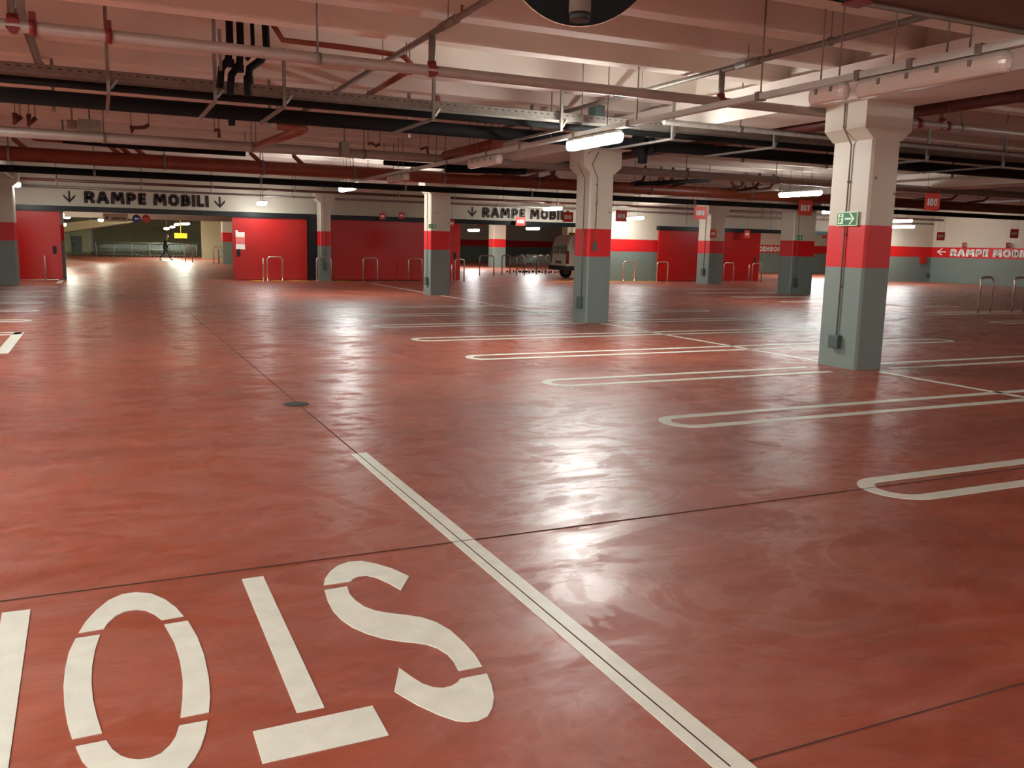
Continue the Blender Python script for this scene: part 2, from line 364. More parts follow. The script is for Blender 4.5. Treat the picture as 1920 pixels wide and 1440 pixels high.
# ---- sliding doors, tracks
def door(n, x0, x1, handle=None, frame=False):
    d = MB().box(x0, x1, WY-.17, WY-.07, .02, 2.44).build('door_%d' % n, M['doorred'], bevel=.008); tag(d, kind='structure')
    if handle: MB().box(handle-.06, handle+.06, WY-.21, WY-.17, .92, 1.2).build('door_handle', M['dark'], d, bevel=.01)
    k = int((x1-x0)/1.15)
    for i in range(1, k):
        x = x0+(x1-x0)*i/k
        MB().box(x-.004, x+.004, WY-.172, WY-.17, .04, 2.4).build('panel_joint', M['redclamp'], d)
    return d
door(1, -3.05, -1.2, -1.42)
d2 = door(2, 4.72, 7.58, 4.93)
door(3, 8.45, 14.15, 13.9); door(4, 24.35, 30.5, 30.2)
def trk(n, x0, x1):
    t = MB().box(x0, x1, WY-.26, WY-.0, 2.43, 2.62).build('trim_%d' % n, M['blacktrack']); tag(t, kind='structure'); return t
trk(1, -2.9, 7.95); trk(2, 8.5, 21.4); trk(3, 24.3, 37.4)
t = MB().box(7.62, 7.95, WY-.24, WY, 0, 2.43).build('trim_4', M['blacktrack']); tag(t, kind='structure')
g = MB().box(-2.75, -2.55, WY-.3, WY-.26, 2.0, 2.6).build('guide_bracket', M['whitefix']); tag(g, 'pale bracket at the left end of the black door track', 'bracket')

nt_ = thing('notice_sheet', 'white and pink printed notice taped to the bright red sliding door', 'notice', (5.0, WY-.175, 1.55))
MB().box(-.17, .17, -.004, 0, .11, .30).build('paper', M['white'], nt_)
MB().box(-.17, .17, -.004, 0, -.17, .11).build('paper', M['pinkpaper'], nt_)['label'] = 'pink middle sheet'
MB().box(-.17, .17, -.004, 0, -.36, -.17).build('paper', M['white'], nt_)
MB().box(-.17, -.08, -.004, 0, .30, .37).build('paper', M['white'], nt_)

# ---- pillars
def pillar(x0, y0, wx, wy, label, capital=True, top=3.55, capdir=(1, 1), group=None):
    t = thing('pillar', label, 'pillar', (x0+wx/2, y0+wy/2, 0), 0, group)
    hx, hy = wx/2, wy/2; c = .03
    pl = [(-hx+c, -hy), (hx-c, -hy), (hx, -hy+c), (hx, hy-c), (hx-c, hy), (-hx+c, hy), (-hx, hy-c), (-hx, -hy+c)]
    MB().prism(pl, 0, top).build('shaft', M['band'], t)
    if capital:
        e = .17
        k = MB()
        zb = top-.34
        low = [(-hx, -hy), (hx, -hy), (hx, hy), (-hx, hy)]
        v = [(x, y, zb-.14) for x, y in low]
        e2 = [(-hx-e*capdir[0], -hy), (hx+e*capdir[0], -hy), (hx+e*capdir[0], hy), (-hx-e*capdir[0], hy)]
        v += [(x, y*1.0, zb) for x, y in e2]+[(x, y*1.0, top) for x, y in e2]
        k.add(v, [(0, 3, 2, 1), (0, 1, 5, 4), (1, 2, 6, 5), (2, 3, 7, 6), (3, 0, 4, 7), (4, 5, 9, 8), (5, 6, 10, 9), (6, 7, 11, 10), (7, 4, 8, 11), (8, 9, 10, 11)])
        ko = k.build('capital', M['cream'], t); ko.scale.y = 1.004
    return t
def holes(t, x0, y0, wx, wy, zz):
    for (dx, z) in zz:
        MB().tube([(dx, -wy/2-.004, z), (dx, -wy/2+.01, z)], .022, 10).build('anchor_hole', M['conduit'], t)
P1 = pillar(9.3, 8.84, .5, .72, 'nearest pillar, cream over red band and grey base, green exit sign on its side')
P2 = pillar(9.2, 16.1, .56, .6, 'second pillar of the row, right behind the big lit tube lamp')
P3 = pillar(9.2, 25.8, .66, .6, 'third pillar of the row, standing in front of the long dark red door')
P4 = pillar(7.95, 35.1, .42, .6, 'narrow pillar between the bright red door and the dark red door')
P5 = pillar(-3.6, 32.1, 1.25, .8, 'pillar at the left edge beside the dark red door leaf')
P6 = pillar(22.95, 25.2, 1.05, .7, 'shadowed pillar behind the red 107 sign')
P7 = pillar(25.0, 32.75, .8, .9, 'pillar behind the red 108 sign before the dark red door')
P8 = pillar(25.0, 57.0, .95, .9, 'distant pillar seen through the middle doorway, left of the carts', False, 3.35)
P9 = pillar(33.5, 62.0, 3.2, .9, 'wide distant pier behind the parked carts', False, 3.35)
P10 = pillar(32.4, 54.5, 1.6, .8, 'distant pillar rising behind the white van', False, 3.35)
holes(P1, 9.3, 8.84, .5, .72, [(-.16, 2.57), (.2, 2.38)])
holes(P2, 0, 0, .56, .6, [(-.1, 2.5), (.2, 2.3)]); holes(P3, 0, 0, .66, .6, [(-.1, 2.5), (.25, 2.2)])

# ---- fixed floor markings
def flatpoly(polys, name, parent=None, m='linepaint', h=.003):
    mb = MB()
    for p in polys: mb.prism(p, .0, h)
    return mb.build(name, M[m], parent)
def marking(name, label, polys, group=None, m='linepaint'):
    return tag(flatpoly(polys, name, None, m), label, 'floor marking', group)
def ubay(xt, xe, y0, y1, wd=.115, left=True, R=None):
    """loop-ended double line; xt the rounded tip, xe the far end"""
    R = (y1-y0)/2; cy = (y0+y1)/2; sg = 1 if left else -1; n = 20
    out = []; inn = []
    for i in range(n+1):
        a = PI/2+PI*i/n
        out.append((xt+sg*R*1.0+sg*R*math.cos(a), cy+R*math.sin(a))); inn.append((xt+sg*R+sg*(R-wd)*math.cos(a), cy+(R-wd)*math.sin(a)))
    return [[(xe, y1)]+out+[(xe, y0)], [(xe, y1-wd)]+inn+[(xe, y0+wd)]]
def ustrip(xt, xe0, y0, y1, wd=.115, left=True):
    o, i = ubay(xt, xe0, y0, y1, wd, left)
    polys = []
    for k in range(len(o)-1): polys.append([o[k], o[k+1], i[k+1], i[k]])
    return polys
bayw = 2.43
tips = [3.92+bayw*k for k in range(8)]
sides = ['loop-ended white bay divider nearest the camera, cut by the right edge', 'second white bay divider, crossing the long line right of the nearest pillar',
         'white bay divider ending left of the nearest pillar', 'white bay divider fourth from the camera', 'white bay divider fifth from the camera, between nearest and second pillar',
         'white bay divider passing just before the second pillar', 'faint white bay divider just beyond the second pillar', 'farthest white bay divider, its left tip before the third pillar']
for k, y in enumerate(tips):
    xe = 9.45
    y1 = y+.56
    ps = ustrip(4.65, xe, y, y1)
    if k != 2 and k != 5: ps += ustrip(14.4, xe, y, y1, left=False)
    if k == 2:
        ps = ustrip(4.65, 8.85, y, y1)+ustrip(14.4, 9.95, y, y1, left=False)
    if k == 5: ps = ustrip(4.65, 9.15, y, y1)+ustrip(14.4, 9.85, y, y1, left=False)
    marking('bay_divider', sides[k], ps)
# centre line of the double row
marking('centre_line', 'long straight white line joining the row of pillars', [[(9.47, y0), (9.56, y0), (9.56, y1), (9.47, y1)] for y0, y1 in ((1.5, 8.6), (9.75, 15.95), (16.85, 25.6), (26.5, 33.5))])
for k, y in enumerate([11.6+bayw*j for j in range(8)]):
    ps = ustrip(19.3, 24, y-.1, y+.46)
    marking('bay_divider', 'white bay divider of the right-hand row, number %s counted from the near end' % ['one', 'two', 'three', 'four', 'five', 'six', 'seven', 'eight'][k], ps)
for k, y in enumerate([13.6+bayw*j for j in range(7)]):
    ps = ustrip(-1.19, -6.0, y+2.5, y+3.0, left=False)
    marking('bay_divider', 'white bay divider at the left edge of the photo, number %s from the near end' % ['one', 'two', 'three', 'four', 'five', 'six', 'seven'][k], ps)
marking('lane_line', 'broad white lane line running diagonally to the bottom edge', [[(1.665, 1.2), (1.79, 1.2), (1.79, 6.44), (1.665, 6.42)]])
marking('lane_line', 'short white lane dash at the left edge of the photo', [[(-1.33, 13.6), (-1.17, 13.6), (-1.17, 16.5), (-1.33, 16.5)]])
marking('lane_line', 'short faded white dash beside the left dark red door', [[(-1.33, 33.2), (-1.17, 33.2), (-1.17, 35.6), (-1.33, 35.6)]])
marking('lane_line', 'thin white line on the floor behind the stainless hoops at the right', [[(20.5, 17.1), (30, 17.1), (30, 17.2), (20.5, 17.2)]])

L_O = [[(-0.146, 3.799), (-0.12, 3.91), (-0.083, 4.011), (-0.033, 4.11), (0.024, 4.162), (0.082, 4.163), (0.145, 4.12), (0.197, 4.027), (0.235, 3.914), (0.256, 3.811), (0.17, 3.807), (0.144, 3.882), (0.113, 3.935), (0.075, 3.96), (0.031, 3.958), (-0.008, 3.919), (-0.038, 3.856), (-0.052, 3.803)],
[(-0.156, 3.748), (-0.067, 3.748), (-0.085, 3.613), (-0.095, 3.468), (-0.096, 3.33), (-0.091, 3.2), (-0.079, 3.076), (-0.063, 2.958), (-0.15, 2.956), (-0.166, 3.057), (-0.18, 3.197), (-0.187, 3.336), (-0.186, 3.482), (-0.177, 3.625)],
[(0.177, 3.753), (0.269, 3.755), (0.29, 3.579), (0.298, 3.404), (0.295, 3.213), (0.284, 3.065), (0.268, 2.96), (0.177, 2.96), (0.193, 3.082), (0.206, 3.227), (0.209, 3.391), (0.202, 3.561)],
[(-0.139, 2.904), (-0.051, 2.904), (-0.034, 2.842), (-0.011, 2.794), (0.012, 2.767), (0.04, 2.75), (0.071, 2.745), (0.104, 2.759), (0.133, 2.797), (0.153, 2.841), (0.169, 2.907), (0.258, 2.905), (0.244, 2.83), (0.22, 2.744), (0.196, 2.687), (0.17, 2.643), (0.133, 2.597), (0.085, 2.573), (0.033, 2.581), (-0.018, 2.617), (-0.062, 2.673), (-0.092, 2.739), (-0.12, 2.813)]]
L_T = [[(0.545, 4.148), (0.644, 4.15), (0.636, 2.84), (0.542, 2.84)], [(0.386, 2.777), (0.792, 2.785), (0.789, 2.586), (0.385, 2.583)]]
L_S = [[(0.886, 3.933), (0.909, 4.01), (0.952, 4.09), (1.006, 4.157), (1.071, 4.19), (1.132, 4.179), (1.187, 4.119), (1.244, 4.022), (1.29, 3.892), (1.201, 3.741), (1.175, 3.843), (1.14, 3.933), (1.105, 3.978), (1.065, 3.982), (1.032, 3.961), (1.014, 3.934)],
[(0.875, 3.872), (0.983, 3.876), (0.97, 3.785), (0.976, 3.7), (0.993, 3.623), (1.026, 3.561), (1.074, 3.513), (1.145, 3.459), (1.193, 3.415), (1.232, 3.347), (1.259, 3.253), (1.269, 3.123), (1.269, 3.004), (1.258, 2.909), (1.161, 2.908), (1.172, 2.981), (1.171, 3.052), (1.154, 3.117), (1.124, 3.166), (1.083, 3.199), (1.035, 3.233), (0.98, 3.283), (0.93, 3.353), (0.892, 3.432), (0.868, 3.523), (0.856, 3.624), (0.86, 3.743)],
[(1.252, 2.846), (1.235, 2.766), (1.208, 2.68), (1.172, 2.612), (1.135, 2.568), (1.093, 2.554), (1.056, 2.562), (1.023, 2.584), (0.984, 2.641), (0.936, 2.735), (0.892, 2.854), (0.962, 3.016), (0.982, 2.933), (1.003, 2.867), (1.031, 2.825), (1.062, 2.807), (1.095, 2.809), (1.127, 2.827), (1.144, 2.847)]]
L_P = [[(-0.445, 4.133), (-0.338, 4.127), (-0.318, 2.60), (-0.41, 2.60)], [(-.50, 3.30), (-.47, 3.24), (-.72, 3.16), (-.76, 3.25)], [(-.72, 3.16), (-.76, 3.25), (-.80, 2.80), (-.72, 2.86)], [(-.72, 2.86), (-.80, 2.80), (-.62, 2.58), (-.60, 2.68)], [(-.60, 2.68), (-.62, 2.58), (-.43, 2.58), (-.43, 2.67)]]
for nm, lab, pieces in (('O', 'big stencilled white letter O painted upside down on the floor', L_O), ('T', 'big stencilled white letter T painted upside down on the floor', L_T),
                        ('S', 'big stencilled white letter S painted upside down by the lane line', L_S), ('P', 'big stencilled white letter P, only its stem in view at bottom left', L_P)):
    t = thing('stencil_letter', lab, 'floor marking', (0, 0, 0))
    for p in pieces: flatpoly([p], 'painted_stroke', t, h=.0035)

# yellow hazard dashes under the doors
for i, (a_, b_) in enumerate(((475, 499), (514, 534), (552, 576), (597, 616), (624, 650))):
    xa, xb = yp(a_, 526, 35.55).x, yp(b_, 526, 35.55).x
    marking('yellow_dash', 'yellow floor dash at the foot of the bright red door, %s from left' % ['first', 'second', 'third', 'fourth', 'fifth'][i], [[(xa+.1, 35.15), (xb+.1, 35.15), (xb-.2, 35.8), (xa-.2, 35.8)]], 'yellow dashes at the door threshold', 'yellow')
marking('yellow_line', 'long yellow floor line in front of the doorway and banded wall', [[(18.6, 35.3), (24.3, 35.3), (24.3, 35.7), (18.6, 35.7)]], None, 'yellow')
mh = thing('manhole_cover', 'small round dark green drain cover on the open floor', 'drain cover', (1.695, 8.64, 0))
MB().tube([(0, 0, 0), (0, 0, .005)], .125, 28).build('frame', M['manhole'], mh)
MB().tube([(0, 0, .005), (0, 0, .009)], .105, 28).build('lid', M['manhole'], mh)

# =================================================================== LIGHTS
def lamp(x, y, z, L_=1.9, lit=True, label='', rz=0, wd=.2, m='lit', group=None, emergency=False):
    t = thing('tube_lamp', label, 'ceiling lamp', (x, y, z), rz, group)
    h = L_/2; r = wd/2
    def hull(lv, n=10):
        mb = MB(); v = []
        def outl(k):
            o = []
            for s_ in (1, -1):
                for i in range(n+1):
                    a = PI*i/n if s_ == 1 else PI+PI*i/n
                    o.append((r*k*math.cos(a), s_*(h-r)+r*k*math.sin(a)))
            return o
        N_ = len(outl(1))
        for z_, k in lv: v += [(a, b, z_) for a, b in outl(k)]
        f = [tuple(range(N_))[::-1], tuple(range((len(lv)-1)*N_, len(lv)*N_))]
        for q in range(len(lv)-1):
            for i in range(N_): f.append((q*N_+i, q*N_+(i+1) % N_, (q+1)*N_+(i+1) % N_, (q+1)*N_+i))
        return mb.add(v, f)
    hull([(.03, .90), (.055, .85), (.075, .6)]).build('housing', M['whitefix'], t)
    hull([(-.10, .45), (-.09, .74), (-.065, .92), (-.03, .98), (0, 1.0), (.03, .90)]).build('diffuser', M[m] if lit else M['lens'], t)
    for q in (-.5, .5): MB().tube([(0, q*h, .06), (0, q*h, (ZS if y < WY else 3.35)-z)], .008, 6).build('hanging_rod', M['conduit'], t)
    for q in ((-.6, -.2, .2, .6) if L_ > 1.2 else (-.4, .4)):
        MB().box(-r-.01, -r+.004, q*h-.015, q*h+.015, -.012, .04).build('clip', M['steel'], t)
        MB().box(r-.004, r+.01, q*h-.015, q*h+.015, -.012, .04).build('clip', M['steel'], t)
    return t
ZL = 3.62
K7 = .77; X7 = 8.75*K7; Z7 = 1.6+(3.62-1.6)*K7      # the lamp row in front of the pillars hangs below the pipework
lamp(X7, 15.25*K7, Z7, 1.52, label='big lit tube lamp under the white channel, left of the second pillar top', wd=.17)
lamp(X7, 34.0*K7, Z7, 1.52, label='lit tube lamp at the far end of the white channel, before the dark red door', wd=.17)
lamp(X7, 7.6*K7, Z7, 1.6, False, label='long unlit tube lamp at top right, over the nearest pillar', wd=.17)
lamp(X7, 9.14*K7, Z7+.02, .5, False, label='short unlit emergency lamp left of the nearest pillar capital', wd=.15)
lamp(X7, 20.6*K7, Z7, 1.5, False, label='unlit tube lamp between the first and second lit lamps on the channel', wd=.14)
lamp(X7, 27.6*K7, Z7, 1.5, False, label='distant unlit tube lamp further along the white channel', wd=.14)
for (px_, py_, Y, lab, L_) in ((491, 381, 34.8, 'lit lamp hung on the wall above the bright red door', .95), (28, 345, 33, 'lit lamp above the pillar at the left edge', 1.3),
                               (1036, 391, 34.2, 'lit lamp hung before the middle wall lettering', 1.5), (1188, 409, 34.8, 'lit lamp right of the second pillar, before the banded wall', 1.5),
                               (1567, 397, 31, 'lit lamp just left of the nearest pillar, below the 107 sign', 1.6), (1690, 414, 33, 'upper of two lit lamps right of the nearest pillar', 1.3),
                               (1692, 425, 34.5, 'lower of two lit lamps right of the nearest pillar', 1.5)):
    p = yp(px_, py_, Y); lamp(p.x, p.y, p.z+.02, L_, label=lab, wd=.27, m='litwall')
p = zp(1500, 363, 3.55); lamp(19.35, 21.1, 3.32, 1.75, m='litwall', label='lit tube lamp above the red 107 sign', wd=.24)
# unseen fill lamps, added out of frame to brighten the foreground
for x, y, lab in ((-4.6, 17.5, 'far along the left lane row'), (-2.33, -12, 'far behind on the left'), (6.74, -8.5, 'far behind on the right channel'), (15.5, -8, 'far behind to the right'), (-9, -9, 'beyond the left lane far behind'), (-4.4, 12.4, 'ahead on the left lane row'), (-4.0, 6.0, 'left of the camera'), (-3.6, 0, 'close on the left'), (-2.33, -6, 'behind on the left'),
                  (22.35, 3.0, 'far on the right'), (-9.0, 9.0, 'beyond the left lane'), (-9.0, 0.0, 'beyond the left lane and behind')):
    lamp(x, y, ZL, 1.9, m='litfill', label='unseen tube lamp added as fill light, '+lab)
# far halls
for (px_, py_, Y, lab) in ((888, 431, 55, 'lit lamp in the far hall left of the distant pillar'), (999, 428, 50, 'lit lamp in the far hall above the parked carts'), (1530, 437, 42, 'pale lit lamp beyond the right doorway behind the 107 pillar')):
    p = yp(px_, py_, Y); lamp(p.x, p.y, p.z, 1.5, label=lab, wd=.35)
for i, (px_, py_, Y, lab) in enumerate(((112, 401, 40, 'lit lamp at the left jamb of the left doorway'), (125, 405, 44, 'second lit lamp by the left jamb of the left doorway'), (118, 420, 52, 'third, lower lit lamp by the left jamb of the left doorway'),
                          (189, 412, 60, 'small lit lamp left of the hanging direction sign'), (341, 408, 56, 'lit lamp above the walking person'),
                          (312, 428, 72, 'small lit lamp to the left in the far cluster'), (323, 425, 76, 'lit lamp second from left in the far cluster'), (332, 420, 70, 'lit lamp middle of the far cluster'), (345, 419, 66, 'lit lamp right in the far cluster'), (350, 419, 68, 'lit lamp at the right end of the far cluster'))):
    p = yp(px_, py_, Y); lamp(p.x, p.y, p.z, 1.5 if i > 2 else 1.1, label=lab, wd=.3, m='litfar')
for i, (x, y) in enumerate(((12, 46), (-5, 52), (30, 44), (36, 60), (44, 44), (-3, 72), (20, 64))):
    lamp(x, y, 3.1, 1.9, label='lit lamp of the far halls, %s' % ['by the divider', 'left side', 'behind the van', 'near the wide pier', 'right end', 'deep on the left', 'in the centre'][i], m='litfar')

# ---- channels carrying the lamps
def rail(label, x, z, y0, y1, wd=.11, hg=.07, rods=(), joints=(), top=4.55, m='zinc', nm='lamp_channel'):
    t = thing(nm, label, 'channel', (x, y0, z))
    MB().box(-wd/2, wd/2, 0, y1-y0, -hg/2, hg/2).build('channel', M[m], t)
    for q in joints: MB().box(-wd/2-.012, wd/2+.012, q-y0-.03, q-y0+.03, -hg/2-.012, hg/2+.015).build('coupling', M['steel'], t)
    for q in rods: MB().tube([(0, q-y0, 0), (0, q-y0, top-z)], .009, 6).build('hanging_rod', M['conduit'], t)
    return t
rail('long white lamp channel running above the nearest lit lamp', X7-.02, 1.6+2.17*K7, -5, 34.9*K7, .09, .065, rods=[v*K7 for v in (-3, 1.5, 4.5, 7.35, 10.45, 13.7, 17, 20.5, 24, 27.5, 31, 34)], joints=[v*K7 for v in (3, 6.9, 7.8, 8.6, 10.45, 13.9, 15.9, 18.4, 20.3, 23, 26)])
rail('thin white channel over the lit lamp by the 107 sign', 19.4, 3.47, 10, 30.5, .09, .06, rods=(12, 15, 18, 22, 26, 30), joints=(13, 18, 22))
rail('far white channel crossing behind the 106 sign', 33.5, 3.75, 18, 35.5, .1, .08, rods=(22, 26, 30), joints=(24, 28))
rail('pale channel over the left edge lamp', -2.33, 3.3, 20, 35, .09, .06, rods=(24, 28, 32), joints=(26,))

# =================================================================== PIPEWORK
def hangers(t, xs, y, z, top=4.0, wd=.05, nm='hanger', m='steel', y2=None):
    for x in xs:
        MB().box(x-wd/2, x+wd/2, y-.02, y+.02, z, top).build(nm, M[m], t)
def pipe_x(nm, label, Y, z0, z1, x0, x1, r, m, xs=(), top=4.55, clamp=None, n=14, rod=True, slope=0.0, cat='pipe'):
    t = thing(nm, label, cat, (x0, Y, 0))
    MB().tube([(0, 0, z0), (x1-x0, slope, z1)], r, n).build('run', M[m], t)
    for x in xs:
        zz = z0+(z1-z0)*(x-x0)/(x1-x0)
        MB().tube([(x-x0, slope*(x-x0)/(x1-x0), zz+r*.9), (x-x0, slope*(x-x0)/(x1-x0), top)], .012, 6).build('hanging_rod', M['steel'], t)
        MB().tube([(x-x0-.03, slope*(x-x0)/(x1-x0), zz), (x-x0+.03, slope*(x-x0)/(x1-x0), zz)], r*1.12, n).build('clamp', M['redclamp'] if clamp == 'red' else M['steel'], t)
    return t
# sprinkler main
mp_ = pipe_x('sprinkler_main', 'pale sprinkler main pipe crossing nearest under the ceiling', 9.74, 3.5, 3.5, -12, 36, .058, 'whitepipe', xs=(-5, -2, 2.2, 12, 16, 20, 26), slope=0)
# branches with risers onto the main
def branch(label, X, z, y0, y1, riser=True, r=.036):
    t = thing('sprinkler_branch', label, 'pipe', (X, y0, z))
    MB().tube([(0, 0, 0), (0, y1-y0, 0)], r, 12).build('run', M['steel'], t)
    q = 9.74-y0
    MB().tube([(0, q, 0), (0, q, 3.5-z+.02)], .04, 12).build('riser', M['steel'], t)
    MB().tube([(0, q, 3.5-z+.1), (0, q, 3.5-z-.05)], .052, 12).build('tee', M['redclamp'], t)
    MB().tube([(0, q-.055, 3.5-z), (0, q+.055, 3.5-z)], .066, 12).build('coupling', M['redclamp'], t)
    MB().tube([(0, q-.75, 0), (0, q-.3, 0)], r*1.35, 12).build('coupling', M['steel'], t)
    for d in (-4.6, -1.9, -.5, 1.9, 4.6):
        MB().tube([(0, q+d, 0), (0, q+d, ZS-z)], .007, 6).build('hanging_rod', M['steel'], t)
        MB().tube([(0, q+d-.02, 0), (0, q+d+.02, 0)], r*1.4, 10).build('clamp', M['steel'], t)
    for d in (-3.0, -.9, 2.7):
        h = MB().tube([(0, q+d, r), (0, q+d, .09)], .012, 8).build('sprinkler_head', M['redclamp'], t)
        MB().tube([(0, q+d, .088), (0, q+d, .094)], .03, 8).build('deflector', M['steel'], h)
    return t
branch('sprinkler branch slanting past the left of the round black mirror', 3.48, 3.9, 2.5, 17)
branch('sprinkler branch slanting above the lit lamp to the upper right', 7.48, 3.9, 5.2, 17)
branch('sprinkler branch dropping to the main at top left', -.62, 3.9, 2.5, 15, r=.05)
branch('sprinkler branch right of the nearest pillar', 11.6, 3.9, 7, 17)
MB_ = None
# perforated cable tray
t = thing('cable_tray', 'perforated steel cable tray running above two black pipes', 'cable tray', (-12, 12.1, 3.46))
tr = MB()
tr.box(0, 50, -.12, .12, 0, .004); tr.box(0, 50, -.12, -.116, -.03, .085); tr.box(0, 50, .116, .12, -.03, .085); tr.box(0, 50, -.12, -.10, .081, .085); tr.build('tray', M['steel'], t)
sl = MB()
for i in range(330):
    x = 6+i*.105; sl.box(x, x+.04, -.1215, -.119, .04, .052)
sl.build('slot', M['dark'], t)['kind'] = 'stuff'
for i in range(40): MB().box(7+i*.9, 7+i*.9+.03, -.1225, -.118, .0, .075).build('splice', M['conduit'], t)
# L brackets / hangers under the tray with the black pipes
t = thing('pipe_hanger_frame', 'row of slotted steel L-shaped hangers carrying the tray and black pipes', 'hanger', (0, 12.1, 0))
for i, px_ in enumerate((205, 404, 533, 812, 1052, 1262, 1455, 1745, 1890)):
    x = yp(px_, 200, 11.95).x; dl = 3.27
    MB().box(x-.02, x+.02, -.19, -.15, dl, 4.0 if i else ZS).build('hanger_post', M['steel'], t)
    MB().obox((x, -.17, dl+.02), (x, 1.7, dl+.02), .04, .035).build('bracket_arm', M['steel'], t)
    MB().obox((x+.02, -.17, dl+.06), (x+.1, -.14, dl+.17), .03, .03).build('brace', M['steel'], t)
YB = zp(0, 176, 3.43).y; YT = zp(0, 146, 3.45).y
pipe_x('lagged_pipe', 'lower thick black lagged pipe under the cable tray', YB, 3.425, 3.425, -12, 38, .105, 'black', n=16)
pipe_x('lagged_pipe', 'thin upper black lagged pipe just behind the cable tray', YT, 3.455, 3.455, -12, 38, .06, 'black', n=16)
# rear post row of the frame
t = thing('pipe_hanger_frame', 'row of dark slotted posts behind the black pipes', 'hanger', (0, YB+.35, 0))
for px_ in (100, 505, 767, 998, 1200, 1400, 1560, 1800):
    x = yp(px_, 180, YB+.35).x
    MB().box(x-.022, x+.022, -.02, .02, 3.29, ZS).build('hanger_post', M['conduit'], t)
# vertical black pipes with elbows at top left
t = thing('black_riser_pipes', 'cluster of black pipes dropping with elbows from the ceiling at top left', 'pipe', (0, 11.2, 0))
Yv = 11.3
def vp(px_, py_, Y=Yv):
    p = yp(px_, py_, Y); return Vector((p.x, Y-11.2, p.z))
for pts, r in (([(429, 20), (431, 86), (428, 112), (415, 128), (412, 165)], .042), ([(449, 22), (451, 92), (449, 120), (434, 140), (431, 178)], .042),
               ([(472, 25), (474, 88), (470, 103), (462, 112)], .024), ([(496, 25), (500, 92), (490, 112), (468, 128), (464, 165), (466, 180)], .045)):
    MB().tube([vp(*p) for p in pts], r, 12).build('riser', M['black'], t)
for px_, py_ in ((430, 118), (448, 128), (466, 150)): MB().tube([vp(px_, py_-7), vp(px_, py_+7)], .058, 12).build('collar', M['black'], t)
t = thing('drain_valve', 'black stub hanging under the lower black pipe at top left', 'pipe fitting', (0, YB, 0))
p = yp(434, 215, YB); MB().tube([(p.x, 0, 3.42), (p.x, 0, 3.24)], .05, 12).build('stub', M['black'], t)
t = thing('drain_valve', 'black flanged valve on the pipes just right of the big lit lamp', 'pipe fitting', (0, YB, 0))
p = yp(1206, 270, YB)
MB().box(p.x-.15, p.x-.05, -.16, .16, 3.26, 3.60).build('flange', M['black'], t, bevel=.02); MB().box(p.x+.05, p.x+.15, -.16, .16, 3.26, 3.60).build('flange', M['black'], t, bevel=.02)
MB().tube([(p.x, 0, 3.4), (p.x, 0, 3.1)], .085, 12).build('stub', M['black'], t)
# white post pair
t = thing('steel_post', 'pale steel drop channel in front of the black risers', 'hanger', (0, 11.0, 0))
p = yp(405, 100, 11.0); MB().box(p.x-.035, p.x+.0, -.03, .03, 3.5, ZS).build('post', M['steel'], t); MB().box(p.x+.03, p.x+.06, -.03, .03, 3.5, 3.95).build('post', M['steel'], t)

# orange pipe at top
def pipe_px(nm, label, segs, m='orange', cat='pipe', n=12):
    t = thing(nm, label, cat, (0, 0, 0))
    for pts, r in segs:
        MB().tube([yp(x, y, Y) for x, y, Y in pts], r, n).build('run', M[m], t)
        for x, y, Y in (pts[0], pts[-1]):
            p = yp(x, y, Y); MB().tube([p, (p.x, p.y, ZS)], .01, 6).build('hanging_rod', M['steel'], t)
    return t
pipe_px('drain_pipe', 'slim orange-brown pipe bending down behind the sprinkler main', [([(508, 40, 11.2), (530, 75, 11.2), (640, 88, 11.2), (755, 104, 11.2), (770, 118, 11.25), (768, 140, 11.3)], .035)])
pipe_px('drain_pipe', 'slim brown pipe slanting away under the slanting sprinkler branch', [([(762, 135, 11.3), (690, 178, 14.6)], .04)])
pipe_px('drain_pipe', 'short vertical orange pipe stub above the tray', [([(818, 158, 14.3), (820, 196, 14.3)], .055)])
pipe_px('drain_pipe', 'orange branch pipe hanging below the black pipes at left', [([(480, 275, 19), (570, 242, 15.8)], .08), ([(520, 236, 15.9), (572, 240, 15.8)], .07)])
pipe_px('drain_pipe', 'orange branch pipe below the black pipes left of the lit lamp', [([(835, 292, 18), (935, 268, 15.6)], .1), ([(880, 290, 17.6), (920, 268, 16.2)], .08)])
# pale pipe 2
pipe_x('supply_pipe', 'wide pale pipe crossing mid ceiling above the orange drain', 19.5, 3.48, 3.52, -12, 42, .10, 'whitepipe', xs=(-6, -3, .2, 3, 5.4, 8, 11, 14, 17, 20, 24, 28), n=14)
# main orange drain + black pipe under
t = pipe_x('main_drain', 'thick orange-brown drain pipe crossing the far ceiling', 24.2, 3.46, 3.40, -12, 42, .17, 'orange', xs=(-5, -1.8, 1.6, 4, 6.4, 9, 12, 16, 20, 24), n=16)
for px_ in (40, 215, 235, 262, 480, 560, 1040, 1250, 1380, 1400, 1420):
    x = yp(px_, 300, 24.2).x+12
    MB().tube([(x+.2, 0, 3.5), (x-.12, 0, 3.78), (x-.14, 0, 4.1)], .06, 8).build('wye_branch', M['orange'], t)
pipe_x('lagged_pipe', 'thin black lagged pipe directly below the orange drain', 24.6, 3.14, 3.10, -12, 42, .085, 'black', xs=(-4, 0, 4, 8, 12, 18, 24), n=12)
pipe_px('lagged_pipe', 'short black pipe segment between the pale pipe and orange drain at left', [([(118, 263, 21.5), (300, 278, 21.5), (460, 288, 21.5)], .065)], 'black')
pipe_px('drain_pipe', 'thin orange pipe leading into the short black pipe at left', [([(57, 258, 21.5), (66, 262, 21.5), (120, 266, 21.5)], .03)], 'orange')
